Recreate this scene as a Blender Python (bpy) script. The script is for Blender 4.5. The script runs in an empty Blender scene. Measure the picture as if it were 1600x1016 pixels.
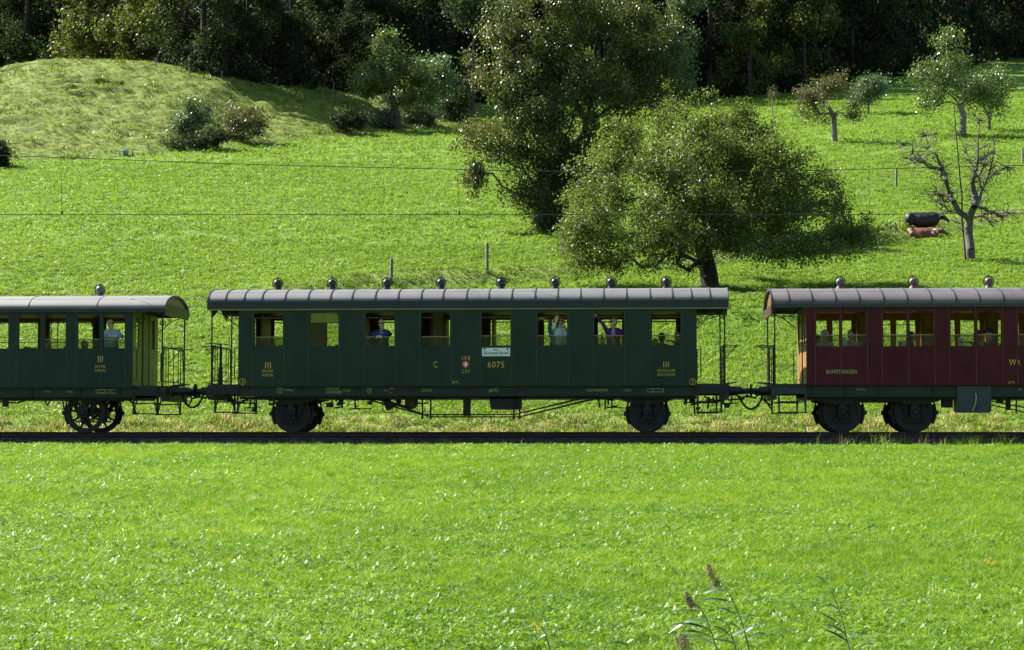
import bpy, math, random
import numpy as np
from mathutils import Vector, Matrix, Euler

random.seed(7)
RNG = np.random.default_rng(11)
SC = bpy.context.scene
COL = SC.collection

# ------------------------------------------------------------------ camera
CAM_Z = 0.05
PITCH, YAW, FOC = math.radians(2.995), math.radians(3.286), 3135.0     # FOC: focal length in 1600-wide photo pixels
cam_data = bpy.data.cameras.new("camera")
cam_data.sensor_width = 36.0
cam_data.lens = 36.0 * FOC / 1600.0
cam_data.clip_start, cam_data.clip_end = 0.5, 3000.0
cam = bpy.data.objects.new("camera", cam_data)
COL.objects.link(cam)
cam.location = (0, 0, CAM_Z)
cam.rotation_euler = (math.pi / 2 + PITCH, 0, YAW)
SC.camera = cam

# ------------------------------------------------------------------ sky and sun
SUN_EL = math.radians(44)
SUN_DIR = Vector((-0.89 * math.cos(SUN_EL), 0.456 * math.cos(SUN_EL), math.sin(SUN_EL)))   # towards the sun
world = bpy.data.worlds.new("World")
SC.world = world
world.use_nodes = True
wn = world.node_tree
sky = wn.nodes.new("ShaderNodeTexSky")
sky.sky_type = 'NISHITA'
sky.sun_disc = False
sky.sun_elevation = SUN_EL
sky.sun_rotation = math.atan2(SUN_DIR.x, SUN_DIR.y)
bg = wn.nodes["Background"]
bg.inputs["Strength"].default_value = 0.06
wn.links.new(sky.outputs[0], bg.inputs["Color"])
sun_data = bpy.data.lights.new("sun", 'SUN')
sun_data.energy = 5.0
sun_data.angle = math.radians(0.5)
sun_data.color = (1.0, 0.95, 0.86)
sun = bpy.data.objects.new("sun", sun_data)
COL.objects.link(sun)
sun.location = SUN_DIR * 200
sun.rotation_euler = SUN_DIR.to_track_quat('Z', 'Y').to_euler()

SC.view_settings.view_transform = 'Standard'
SC.view_settings.look = 'None'
SC.view_settings.gamma = 1.0
SC.view_settings.use_curve_mapping = False
SC.view_settings.exposure = 1.7
SC.render.engine = 'CYCLES'
SC.cycles.use_denoising = True
SC.cycles.max_bounces = 7
SC.cycles.transparent_max_bounces = 12
SC.cycles.sample_clamp_indirect = 6.0
SC.cycles.sample_clamp_direct = 10.0

# ------------------------------------------------------------------ picture <-> world
_f = Vector((-math.sin(YAW) * math.cos(PITCH), math.cos(YAW) * math.cos(PITCH), math.sin(PITCH)))
_r = Vector((math.cos(YAW), math.sin(YAW), 0))
_u = _r.cross(_f)
def ray(px, py):
    return _r * ((px - 800) / FOC) + _u * ((508 - py) / FOC) + _f
def at(px, py, Y):
    """world point on the plane y = Y that the photograph shows at pixel (px, py)"""
    d = ray(px, py)
    t = Y / d.y
    return Vector((d.x * t, Y, CAM_Z + d.z * t))
def X_(px, Y, py=560): return at(px, py, Y).x
def Z_(py, Y, px=800): return at(px, py, Y).z

# ------------------------------------------------------------------ value noise
def _hash(ix, iy, seed):
    n = (ix * 374761393 + iy * 668265263 + seed * 974634777) & 0x7fffffff
    n = ((n ^ (n >> 13)) * 1274126177) & 0x7fffffff
    return ((n ^ (n >> 16)) & 0xffff) / 65535.0
def vnoise(x, y, seed=0):
    x = np.asarray(x, float); y = np.asarray(y, float)
    ix = np.floor(x).astype(np.int64); iy = np.floor(y).astype(np.int64)
    fx = x - ix; fy = y - iy
    fx = fx * fx * (3 - 2 * fx); fy = fy * fy * (3 - 2 * fy)
    a = _hash(ix, iy, seed); b = _hash(ix + 1, iy, seed)
    c = _hash(ix, iy + 1, seed); d = _hash(ix + 1, iy + 1, seed)
    return (a * (1 - fx) + b * fx) * (1 - fy) + (c * (1 - fx) + d * fx) * fy - 0.5
def fbm(x, y, seed=0, o=4):
    s = 0; a = 1.0
    for i in range(o):
        s = s + a * vnoise(x * 2 ** i, y * 2 ** i, seed + i * 17); a *= 0.5
    return s
def sstep(a, b, x):
    t = np.clip((x - a) / (b - a), 0, 1)
    return t * t * (3 - 2 * t)

# ------------------------------------------------------------------ materials
MATS = {}
def _nodes(m):
    m.use_nodes = True
    return m.node_tree.nodes, m.node_tree.links
def noise_node(N, L, scale, detail=4, rough=0.6, obj=False):
    t = N.new("ShaderNodeTexNoise")
    t.inputs["Scale"].default_value = scale
    t.inputs["Detail"].default_value = detail
    t.inputs["Roughness"].default_value = rough
    if obj:
        c = N.new("ShaderNodeTexCoord"); L.new(c.outputs["Object"], t.inputs["Vector"])
    else:
        g = N.new("ShaderNodeNewGeometry"); L.new(g.outputs["Position"], t.inputs["Vector"])
    return t
def ramp_node(N, stops):
    r = N.new("ShaderNodeValToRGB")
    e = r.color_ramp.elements
    while len(e) < len(stops): e.new(0.5)
    for k, (p, c) in enumerate(stops):
        e[k].position = p; e[k].color = (*c[:3], 1)
    return r
def mat(name, col, rough=0.6, metal=0.0, var=0.2, scale=3.0, bump=0.0, bscale=40.0, spec=0.5, dirt=None):
    """paint, wood, metal, cloth: a base colour that a noise makes a little uneven"""
    if name in MATS: return MATS[name]
    m = bpy.data.materials.new(name); N, L = _nodes(m)
    p = N["Principled BSDF"]
    p.inputs["Roughness"].default_value = rough
    p.inputs["Metallic"].default_value = metal
    p.inputs["Specular IOR Level"].default_value = spec
    t = noise_node(N, L, scale)
    lo = [max(0, c * (1 - var)) for c in col]; hi = [min(1, c * (1 + var)) for c in col]
    stops = [(0.3, lo), (0.7, hi)]
    if dirt: stops = [(0.22, dirt), (0.42, lo), (0.75, hi)]
    r = ramp_node(N, stops)
    L.new(t.outputs["Fac"], r.inputs[0]); L.new(r.outputs[0], p.inputs["Base Color"])
    if bump:
        b = N.new("ShaderNodeBump"); b.inputs["Strength"].default_value = bump; b.inputs["Distance"].default_value = 0.02
        t2 = noise_node(N, L, bscale)
        L.new(t2.outputs["Fac"], b.inputs["Height"]); L.new(b.outputs[0], p.inputs["Normal"])
    MATS[name] = m
    return m
def glass_mat(name, tint=(0.86, 0.9, 0.8), refl=0.10, extra=0.0):
    m = bpy.data.materials.new(name); N, L = _nodes(m)
    N.remove(N["Principled BSDF"])
    tr = N.new("ShaderNodeBsdfTransparent"); tr.inputs[0].default_value = (*tint, 1)
    gl = N.new("ShaderNodeBsdfGlossy"); gl.inputs["Roughness"].default_value = 0.03
    df = N.new("ShaderNodeBsdfDiffuse"); df.inputs[0].default_value = (0.22, 0.22, 0.14, 1)
    mx = N.new("ShaderNodeMixShader"); mx.inputs[0].default_value = refl
    m2 = N.new("ShaderNodeMixShader"); m2.inputs[0].default_value = extra
    L.new(tr.outputs[0], mx.inputs[1]); L.new(gl.outputs[0], mx.inputs[2])
    L.new(mx.outputs[0], m2.inputs[1]); L.new(df.outputs[0], m2.inputs[2])
    L.new(m2.outputs[0], N["Material Output"].inputs[0])
    MATS[name] = m
    return m
def leaf_mat(name, stops, trans=0.35, rough=0.35, spec=0.5, tcol=(1.3, 1.25, 0.5), patch=0.0, pscale=0.5, use_random=False):
    """thin leaves: a glossy upper side plus light that comes through; colour runs over the leaf's own 'tint'"""
    m = bpy.data.materials.new(name); N, L = _nodes(m)
    p = N["Principled BSDF"]
    p.inputs["Roughness"].default_value = rough
    p.inputs["Specular IOR Level"].default_value = spec
    if use_random:
        oi = N.new("ShaderNodeObjectInfo"); src = oi.outputs["Random"]
    else:
        at_ = N.new("ShaderNodeAttribute"); at_.attribute_name = "tint"; src = at_.outputs["Fac"]
    r = ramp_node(N, stops)
    if patch:
        t = noise_node(N, L, pscale, 3)
        ma = N.new("ShaderNodeMath"); ma.operation = 'MULTIPLY_ADD'
        s0 = N.new("ShaderNodeMath"); s0.operation = 'SUBTRACT'; s0.inputs[1].default_value = 0.5
        L.new(t.outputs["Fac"], s0.inputs[0]); L.new(s0.outputs[0], ma.inputs[0]); ma.inputs[1].default_value = patch
        L.new(src, ma.inputs[2]); src = ma.outputs[0]
    L.new(src, r.inputs[0]); L.new(r.outputs[0], p.inputs["Base Color"])
    tb = N.new("ShaderNodeBsdfTranslucent")
    mul = N.new("ShaderNodeMix"); mul.data_type = 'RGBA'; mul.blend_type = 'MULTIPLY'; mul.inputs[0].default_value = 1.0
    mul.clamp_result = False
    L.new(r.outputs[0], mul.inputs[6]); mul.inputs[7].default_value = (*tcol, 1)
    L.new(mul.outputs[2], tb.inputs[0])
    mx = N.new("ShaderNodeMixShader"); mx.inputs[0].default_value = trans
    L.new(p.outputs[0], mx.inputs[1]); L.new(tb.outputs[0], mx.inputs[2])
    L.new(mx.outputs[0], N["Material Output"].inputs[0])
    MATS[name] = m
    return m

# ------------------------------------------------------------------ objects
def tag(o, label=None, cat=None, group=None, kind=None):
    if label: o["label"] = label
    if cat: o["category"] = cat
    if group: o["group"] = group
    if kind: o["kind"] = kind
    return o
def wloc(o):
    v = Vector((0, 0, 0))
    while o is not None:
        v += o.location; o = o.parent
    return v
def thing(name, label, cat, loc, group=None):
    o = bpy.data.objects.new(name, None); COL.objects.link(o)
    o.location = loc; o.empty_display_size = 0.3
    return tag(o, label, cat, group)
def link(name, me, parent=None, loc=None, rotz=0.0, scale=None):
    """link mesh data as one object; loc is a world position (parents here are never turned)"""
    o = bpy.data.objects.new(name, me); COL.objects.link(o)
    o.parent = parent
    base = wloc(parent) if parent else Vector((0, 0, 0))
    o.location = (Vector(loc) if loc is not None else base) - base
    if rotz: o.rotation_euler.z = rotz
    if scale: o.scale = scale
    return o
def fast_mesh(name, V, F, mats=(), mi=None, smooth=False, tint=None):
    V = np.asarray(V, np.float32); F = np.asarray(F, np.int32)
    k = F.shape[1]
    me = bpy.data.meshes.new(name)
    me.vertices.add(len(V)); me.vertices.foreach_set("co", V.ravel())
    me.loops.add(F.size); me.loops.foreach_set("vertex_index", F.ravel())
    me.polygons.add(len(F)); me.polygons.foreach_set("loop_start", np.arange(0, F.size, k, dtype=np.int32))
    for m in mats: me.materials.append(m)
    if mi is not None: me.polygons.foreach_set("material_index", np.asarray(mi, np.int32))
    if smooth: me.polygons.foreach_set("use_smooth", np.ones(len(F), bool))
    me.update(calc_edges=True)
    if tint is not None:
        a = me.attributes.new("tint", 'FLOAT', 'POINT'); a.data.foreach_set("value", np.asarray(tint, np.float32))
    return me

class MB:
    """collects shapes in world coordinates; build() links them as ONE mesh object, relative to its parent"""
    def __init__(s): s.v = []; s.f = []; s.m = []; s.sm = []; s.cur = 0
    def add(s, vs, fs, smooth=False):
        n = len(s.v); s.v += [tuple(v) for v in vs]
        for f in fs:
            s.f.append([i + n for i in f]); s.m.append(s.cur); s.sm.append(smooth)
        return s
    def box(s, x0, x1, y0, y1, z0, z1):
        if x0 > x1: x0, x1 = x1, x0
        if y0 > y1: y0, y1 = y1, y0
        if z0 > z1: z0, z1 = z1, z0
        v = [(x0, y0, z0), (x1, y0, z0), (x1, y1, z0), (x0, y1, z0), (x0, y0, z1), (x1, y0, z1), (x1, y1, z1), (x0, y1, z1)]
        return s.add(v, [(0, 3, 2, 1), (4, 5, 6, 7), (0, 1, 5, 4), (1, 2, 6, 5), (2, 3, 7, 6), (3, 0, 4, 7)])
    def prism(s, poly, axis, a, b):
        """a polygon in the plane across axis ('x': (y,z), 'y': (x,z), 'z': (x,y)) pushed from a to b"""
        def P(p, t):
            return {'x': (t, p[0], p[1]), 'y': (p[0], t, p[1]), 'z': (p[0], p[1], t)}[axis]
        n = len(poly)
        v = [P(p, a) for p in poly] + [P(p, b) for p in poly]
        f = [list(range(n))[::-1], list(range(n, 2 * n))] + [(i, (i + 1) % n, n + (i + 1) % n, n + i) for i in range(n)]
        return s.add(v, f)
    def tube(s, pts, r, n=6, cap=True, flat=None):
        pts = [Vector(p) for p in pts]
        rs = r if isinstance(r, (list, tuple)) else [r] * len(pts)
        vs = []; up = None
        for i, p in enumerate(pts):
            d = (pts[min(i + 1, len(pts) - 1)] - pts[max(i - 1, 0)])
            if d.length < 1e-9: d = Vector((0, 0, 1))
            d.normalize()
            if up is None:
                up = Vector((0, 0, 1)) if abs(d.z) < 0.9 else Vector((1, 0, 0))
            a = d.cross(up).normalized(); b = a.cross(d).normalized(); up = b
            for k in range(n):
                t = 2 * math.pi * (k + 0.5) / n
                vs.append(p + a * (math.cos(t) * rs[i]) + b * (math.sin(t) * rs[i] * (flat or 1)))
        fs = []
        for i in range(len(pts) - 1):
            for k in range(n):
                fs.append((i * n + k, i * n + (k + 1) % n, (i + 1) * n + (k + 1) % n, (i + 1) * n + k))
        if cap:
            fs.append(list(range(n))[::-1]); fs.append([(len(pts) - 1) * n + k for k in range(n)])
        return s.add(vs, fs, n > 5)
    def lathe(s, prof, c, axis='z', n=16):
        """prof: (radius, height along the axis) pairs about the point c"""
        c = Vector(c); vs = []
        for r, h in prof:
            for k in range(n):
                t = 2 * math.pi * k / n; a, b = r * math.cos(t), r * math.sin(t)
                vs.append(c + Vector({'z': (a, b, h), 'y': (a, h, b), 'x': (h, a, b)}[axis]))
        fs = []
        for i in range(len(prof) - 1):
            for k in range(n):
                fs.append((i * n + k, i * n + (k + 1) % n, (i + 1) * n + (k + 1) % n, (i + 1) * n + k))
        ring = tuple(prof[0]) == tuple(prof[-1])
        if prof[0][0] > 1e-4 and not ring: fs.append(list(range(n))[::-1])
        if prof[-1][0] > 1e-4 and not ring: fs.append([(len(prof) - 1) * n + k for k in range(n)])
        return s.add(vs, fs, n > 8)
    def mesh(s, name, mats, base=Vector((0, 0, 0))):
        me = bpy.data.meshes.new(name)
        me.from_pydata([(v[0] - base.x, v[1] - base.y, v[2] - base.z) for v in s.v], [], s.f)
        for m in (mats if isinstance(mats, (list, tuple)) else [mats]): me.materials.append(m)
        me.polygons.foreach_set("material_index", s.m)
        me.polygons.foreach_set("use_smooth", s.sm)
        try: me.set_sharp_from_angle(angle=math.radians(40))
        except Exception: pass
        me.update()
        return me
    def build(s, name, mats, parent=None, label=None):
        base = wloc(parent) if parent else Vector((0, 0, 0))
        o = bpy.data.objects.new(name, s.mesh(name, mats, base)); COL.objects.link(o)
        o.parent = parent
        if label: o["label"] = label
        return o

# ------------------------------------------------------------------ terrain
def ridge_Y(x):
    """the line of the small terrace with its fence, climbing to the right"""
    return 84.0 + 0.62 * (x + 8) + 0.012 * np.maximum(x, 0) ** 2
def hill_Y(x):
    """foot of the rough hill on the left, behind the mown meadow"""
    return np.interp(x, [-90, -43.5, -33.8, -31.2, -23.9, -18.8, -12.9, -5], [128, 136, 139, 146, 153, 161, 170, 182])
def hill_H(x):
    return np.interp(x, [-120, -75, -60, -49, -42, -35, -29, -24, -17, -12], [0.0, 1.2, 4.2, 6.2, 6.0, 4.9, 3.5, 2.3, 0.8, 0.0])
def terr(x, y):
    x = np.asarray(x, float); y = np.asarray(y, float)
    front = -0.42 - 0.041 * (48.5 - y) + 0.05 * fbm(x * 0.18, y * 0.18, 3)
    ditch = sstep(14.6, 11.5, y)
    front = front - ditch * 1.3
    front = np.where(y < 10, front * 0 + (-0.42 - 0.041 * 38.5 - 1.3), front)
    front = front + 0.42 * np.clip(-45 - y, 0, 55)          # unseen valley side added behind the camera, shaped to darken pane reflections
    bank = -0.152 - 0.208 * sstep(53.95, 54.6, y) + 0.97 * sstep(54.2, 58.2, y) + 0.06 * fbm(x * 0.7, y * 0.7, 5) * sstep(54, 55.5, y)
    slope = 0.228 * np.maximum(y - 57.4, 0)
    slope = np.where(y < 59.4, 0.228 * np.maximum(y - 57.4, 0) ** 2 / 4.0, slope - 0.228)
    slope = slope - 0.10 * np.maximum(y - 400, 0)
    und = (0.9 * vnoise(x / 34.0, y / 30.0, 21) + 0.35 * vnoise(x / 11.0, y / 9.0, 22)) * sstep(62, 85, y) \
        + 0.05 * fbm(x * 0.5, y * 0.5, 9, 3) * sstep(58, 64, y)
    d = y - ridge_Y(x)
    ridge = (0.45 * np.exp(-(d / 1.3) ** 2) - 0.35 * np.exp(-((d + 2.2) / 1.6) ** 2)) * sstep(-22, -12, x) * (0.7 + 0.8 * vnoise(x / 5, 0 * x, 31))
    ledge = 0.5 * sstep(72.6, 73.6, y + 0.04 * x) * sstep(-4, 4, x) * sstep(80, 76, y)
    hy = hill_Y(x); hh = hill_H(x)
    t = (y - hy)
    wid = np.interp(x, [-60, -49, -35, -24], [30, 30, 26, 22])
    bump = hh * sstep(-2, 1, t / wid * 1.0) * np.clip(t / wid, 0, 1) ** 0.85 * (1 - sstep(wid + 4, wid + 34, t))
    on = sstep(0.5, 4, t) * (1 - sstep(wid, wid + 8, t)) * sstep(-12, -17, x)
    lev = (y * 0.33 + 1.6 * fbm(x * 0.07, y * 0.09, 41)) * 1.55
    tt = lev % 1.0
    step = (np.where(tt < 0.2, tt / 0.2, (1 - tt) / 0.8) - 0.5) * np.clip(0.35 + 1.5 * fbm(x * 0.14, y * 0.14, 43, 3), 0.05, 0.95) * (0.55 + 0.45 * sstep(26, 10, t))
    lumps = 0.36 * fbm(x * 1.15, y * 1.3, 47, 3)
    rough = on * (step + lumps)
    back = bank + slope + und + ridge + ledge + bump + rough
    return np.where(y < 49, front, np.where(y < 53.9, -0.42 + 0.0 * x + 0.268 * sstep(50.5, 51.25, y), back))
_TY = np.concatenate([np.arange(54, 230, 0.05), np.arange(230, 420, 0.5)])
def hit(px, py):
    """where the ray through pixel (px, py) meets the hillside"""
    d = ray(px, py); t = _TY / d.y
    g = terr(d.x * t, _TY); z = CAM_Z + d.z * t
    k = np.nonzero(z < g)[0]
    k = k[0] if len(k) else len(_TY) - 1
    return Vector((d.x * t[k], _TY[k], float(g[k])))
def hgt(x, y): return float(terr(np.array([x]), np.array([y]))[0])
def ppm(p): return FOC / (Vector(p) - cam.location).dot(_f)          # photo pixels per metre at a point

def ground_mat():
    m = bpy.data.materials.new("ground"); N, L = _nodes(m)
    p = N["Principled BSDF"]; p.inputs["Roughness"].default_value = 0.85; p.inputs["Specular IOR Level"].default_value = 0.2
    n1 = noise_node(N, L, 0.12, 5, 0.65); n2 = noise_node(N, L, 2.3, 6, 0.75); n3 = noise_node(N, L, 9.0, 4, 0.7)
    g1 = ramp_node(N, [(0.3, (0.105, 0.205, 0.012)), (0.55, (0.14, 0.25, 0.015)), (0.75, (0.17, 0.275, 0.024))])
    L.new(n1.outputs["Fac"], g1.inputs[0])
    def mix(fac, a, b, blend='MIX'):
        x = N.new("ShaderNodeMix"); x.data_type = 'RGBA'; x.blend_type = blend
        if isinstance(fac, float): x.inputs[0].default_value = fac
        else: L.new(fac, x.inputs[0])
        for sock, val in ((x.inputs[6], a), (x.inputs[7], b)):
            if isinstance(val, tuple): sock.default_value = (*val, 1)
            else: L.new(val, sock)
        return x.outputs[2]
    def attr(name):
        a = N.new("ShaderNodeAttribute"); a.attribute_name = name; return a.outputs["Fac"]
    def mul(a, b):
        x = N.new("ShaderNodeMath"); x.operation = 'MULTIPLY'; x.use_clamp = True
        for s_, v in ((x.inputs[0], a), (x.inputs[1], b)):
            if isinstance(v, float): s_.default_value = v
            else: L.new(v, s_)
        return x.outputs[0]
    dk = ramp_node(N, [(0.35, (0.45, 0.5, 0.5)), (0.6, (1, 1, 1))]); L.new(n2.outputs["Fac"], dk.inputs[0])
    c = mix(0.8, g1.outputs[0], dk.outputs[0], 'MULTIPLY')
    st = ramp_node(N, [(0.3, (0.12, 0.17, 0.035)), (0.5, (0.32, 0.28, 0.12)), (0.75, (0.50, 0.42, 0.25))]); L.new(n2.outputs["Fac"], st.inputs[0])
    c = mix(attr("dry"), c, st.outputs[0])
    hl = ramp_node(N, [(0.36, (0.05, 0.055, 0.016)), (0.45, (0.12, 0.165, 0.020)), (0.55, (0.16, 0.22, 0.028)), (0.75, (0.20, 0.24, 0.04))]); n4 = noise_node(N, L, 1.5, 8, 0.9); L.new(n4.outputs["Fac"], hl.inputs[0])  # darkest tone paints small shadow specks and bare earth into the hill's colour
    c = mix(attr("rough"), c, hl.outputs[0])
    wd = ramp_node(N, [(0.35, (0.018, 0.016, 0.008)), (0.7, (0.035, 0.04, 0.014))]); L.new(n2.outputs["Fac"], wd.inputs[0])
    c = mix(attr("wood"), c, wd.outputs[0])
    bl = ramp_node(N, [(0.35, (0.03, 0.028, 0.026)), (0.7, (0.10, 0.09, 0.08))]); L.new(n3.outputs["Fac"], bl.inputs[0])
    c = mix(attr("ballast"), c, bl.outputs[0])
    L.new(c, p.inputs["Base Color"])
    b = N.new("ShaderNodeBump"); b.inputs["Strength"].default_value = 0.9; b.inputs["Distance"].default_value = 0.12
    ad = N.new("ShaderNodeMath"); ad.operation = 'ADD'
    L.new(n2.outputs["Fac"], ad.inputs[0]); L.new(n3.outputs["Fac"], ad.inputs[1])
    L.new(ad.outputs[0], b.inputs["Height"]); L.new(b.outputs[0], p.inputs["Normal"])
    return m

WOOD_EDGE = [(-70, 208), (-50, 200), (-43, 190), (-40, 171), (-35, 164.8), (-30, 170.5), (-26, 177), (-22, 186), (-17, 193), (-8, 200), (5, 207), (16, 213), (24, 224), (34, 246), (46, 274), (60, 298)]
def wood_edge(x):
    return np.interp(x, [a for a, b in WOOD_EDGE], [b for a, b in WOOD_EDGE])
def build_ground():
    xs = np.unique(np.concatenate([[-700, -500, -350, -260], np.arange(-200, -66, 9.0), np.arange(-66, -12, 0.45), np.arange(-12, 20, 0.8), np.arange(20, 64, 1.2), np.arange(64, 200, 9), [260, 350, 500, 700]]))
    ys = np.unique(np.concatenate([[-500, -400, -305, -250, -200, -150, -100, -60, -45], np.arange(-40, 10, 5.0), np.arange(10, 48.5, 0.9), np.arange(48.5, 62, 0.3), np.arange(62, 134, 0.7), np.arange(134, 186, 0.2),
                                   np.arange(186, 260, 2.0), np.arange(260, 520, 12.0), [600, 800, 1100]]))
    gx, gy = np.meshgrid(xs, ys)
    z = terr(gx, gy)
    V = np.stack([gx, gy, z], -1).reshape(-1, 3)
    nx, ny = len(xs), len(ys)
    i = np.arange((ny - 1) * nx).reshape(ny - 1, nx)[:, :-1].ravel()
    F = np.stack([i, i + 1, i + nx + 1, i + nx], -1)
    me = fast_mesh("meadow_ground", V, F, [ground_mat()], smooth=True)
    x, y = V[:, 0], V[:, 1]
    def put(n, val):
        a = me.attributes.new(n, 'FLOAT', 'POINT'); a.data.foreach_set("value", np.clip(val, 0, 1).astype(np.float32))
    put("ballast", sstep(49.3, 49.7, y + 0.25 * fbm(x * 1.2, y * 1.2, 15)) * sstep(54.9, 54.5, y))
    put("dry", sstep(54.3, 54.8, y) * (1 - sstep(54.9, 58.0, y + 2.4 * fbm(x * 0.4, y * 0.4, 6))) * 0.9
        + 0.35 * np.exp(-((y - ridge_Y(x)) / 1.4) ** 2) * sstep(-22, -12, x))
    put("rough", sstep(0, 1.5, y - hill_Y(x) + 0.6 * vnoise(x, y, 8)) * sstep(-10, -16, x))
    put("wood", np.maximum(sstep(-1, 3, y - wood_edge(x)), sstep(-48, -56, y)))  # the added slope behind the camera is darkened as wood, for the reflections
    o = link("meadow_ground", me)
    o["kind"] = "structure"
    return o
build_ground()
# ------------------------------------------------------------------ railway track
YN, YF = 51.2, 54.0                       # near and far side of the coach bodies
YC = (YN + YF) / 2
m_rail = mat("rail_steel", (0.05, 0.035, 0.028), 0.6, 0.6)
m_sleeper = mat("sleeper_wood", (0.035, 0.028, 0.022), 0.9, bump=0.5)
m_iron = mat("underframe_iron", (0.009, 0.010, 0.011), 0.65, 0.0, 0.35, 5.0)
m_wheel = mat("wheel_iron", (0.010, 0.0115, 0.0125), 0.6, 0.0, 0.3, 6.0)
m_frame = mat("frame_paint", (0.008, 0.013, 0.011), 0.55, 0, 0.3)

track = thing("railway_track", "single railway track on dark ballast under the train", "railway track", (-3, YC, -0.15))
for y in (YC - 0.7525, YC + 0.7525):
    b = MB()
    b.prism([(y - .065, -.148), (y + .065, -.148), (y + .065, -.135), (y + .012, -.115), (y + .012, -.04), (y + .035, -.03), (y + .035, 0), (y - .035, 0), (y - .035, -.03), (y - .012, -.04), (y - .012, -.115), (y - .065, -.135)], 'x', -40, 40)
    b.build("rail", m_rail, track)
sl = MB().box(-.125, .125, -1.25, 1.25, -.16, 0).mesh("sleeper", m_sleeper)
for k in range(-33, 32):
    link("sleeper", sl, track, (k * 0.62 - 3, YC, -0.152 + 0.004 * math.sin(k * 7.1)))

# ------------------------------------------------------------------ lettering
TEXTS = []
def font_mat(name, col): return mat(name, col, 0.5, 0, 0.08)
m_yel = font_mat("yellow_paint", (0.62, 0.42, 0.03))
m_dim = font_mat("pale_paint", (0.40, 0.42, 0.16))
m_white = font_mat("white_paint", (0.78, 0.8, 0.8))
m_black = font_mat("black_paint", (0.012, 0.012, 0.014))
def text(s, px0, px1, py0, py1, Y, m, parent, name="lettering", space=1.12):
    """letters that fill the given pixel box on the plane y = Y"""
    cu = bpy.data.curves.new(name, 'FONT'); cu.body = s; cu.size = 1.0; cu.resolution_u = 2
    cu.align_x = 'LEFT'; cu.extrude = 0.012
    cu.materials.append(m)
    cu.space_character = space
    o = bpy.data.objects.new(name, cu); COL.objects.link(o)
    o.parent = parent; o.rotation_euler = (math.pi / 2, 0, 0)
    a = at(px0, py1, Y); c = at(px1, py0, Y)
    TEXTS.append((o, a, c, parent))
    return o
def fit_texts():
    bpy.context.view_layer.update()
    for o, a, c, parent in TEXTS:
        bb = [Vector(v) for v in o.bound_box]
        x0, x1 = min(v.x for v in bb), max(v.x for v in bb); y0, y1 = min(v.y for v in bb), max(v.y for v in bb)
        sx, sy = (c.x - a.x) / max(x1 - x0, 1e-3), (c.z - a.z) / max(y1 - y0, 1e-3)
        o.scale = (sx, sy, 0.25)
        base = wloc(parent)
        o.location = Vector((a.x - x0 * sx, a.y, a.z - y0 * sy)) - base
    dg = bpy.context.evaluated_depsgraph_get()
    dg.update()
    for o, a, c, parent in TEXTS:                          # letters become plain meshes
        me = bpy.data.meshes.new_from_object(o.evaluated_get(dg)); n = bpy.data.objects.new('lettering', me); COL.objects.link(n)
        n.parent = parent; n.location = o.location; n.rotation_euler = o.rotation_euler; n.scale = o.scale
        bpy.data.objects.remove(o)

# ------------------------------------------------------------------ coaches: shared pieces
m_green = mat("coach_green", (0.0105, 0.027, 0.0185), 0.40, 0, 0.30, 0.9, spec=0.3)
m_green_left = mat("coach_bluegreen", (0.008, 0.022, 0.021), 0.40, 0, 0.30, 0.9, spec=0.3)
m_red = mat("coach_red", (0.072, 0.0065, 0.0150), 0.40, 0, 0.25, 0.9, spec=0.18)
m_strip = mat("cover_strip_green", (0.016, 0.036, 0.028), .4); m_strip_left = mat("cover_strip_bluegreen", (0.012, 0.030, 0.029), .4); m_strip_red = mat("cover_strip_red", (0.082, 0.011, 0.020), .4)
m_endwood = mat("end_wall_wood", (0.20, 0.12, 0.035), 0.5, 0, 0.2, 4)
m_redtrim = mat("coach_red_trim", (0.045, 0.011, 0.015), 0.45, 0, 0.1)
m_roof_mid = mat("roof_sheet_grey", (0.130, 0.127, 0.129), 0.55, 0, 0.12, 1.1, dirt=(0.088, 0.085, 0.085))
m_roof_left = mat("roof_sheet_weathered", (0.15, 0.15, 0.142), 0.6, 0, 0.16, 1.2, dirt=(0.09, 0.088, 0.08))
m_roof_red = mat("roof_sheet_brown_grey", (0.108, 0.098, 0.098), 0.55, 0, 0.14, 1.1, dirt=(0.070, 0.062, 0.062))
m_seam = mat("roof_seam_dark", (0.03, 0.03, 0.036), 0.5)
m_fascia = mat("fascia_dark", (0.013, 0.0145, 0.022), 0.4, 0, 0.1)
m_drip = mat("drip_strip_olive", (0.16, 0.17, 0.05), 0.5)
m_woodd = mat("interior_wood", (0.12, 0.054, 0.018), 0.5, 0, 0.3, 4)
m_woodl = mat("interior_cream", (0.36, 0.32, 0.12), 0.6, 0, 0.15)
m_header = mat("header_wood", (0.17, 0.085, 0.028), 0.5, 0, 0.3, 4)
m_floor = mat("coach_floor", (0.05, 0.04, 0.03), 0.8)
m_seatw = mat("bench_wood", (0.16, 0.075, 0.025), 0.45, 0, 0.25, 6)
m_yelend = mat("end_wall_olive", (0.21, 0.24, 0.045), 0.5, 0, 0.12)
m_orange = mat("varnished_wood", (0.30, 0.11, 0.035), 0.4, 0, 0.2)
m_tan = mat("canopy_tan", (0.36, 0.25, 0.09), 0.6)
m_sash = mat("sash_brass", (0.22, 0.21, 0.08), 0.4)
m_chrome = mat("vent_grey", (0.12, 0.12, 0.13), 0.3, 0.5)
m_ventblk = mat("vent_black", (0.012, 0.012, 0.014), 0.28)
m_ventbrn = mat("vent_brown", (0.095, 0.060, 0.055), 0.45)
m_handle = mat("handle_steel", (0.35, 0.33, 0.3), 0.3, 0.8)
m_blind = mat("roller_blind", (0.74, 0.71, 0.36), 0.8)
m_rubber = mat("rubber_hose", (0.010, 0.010, 0.011), 0.5)
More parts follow.
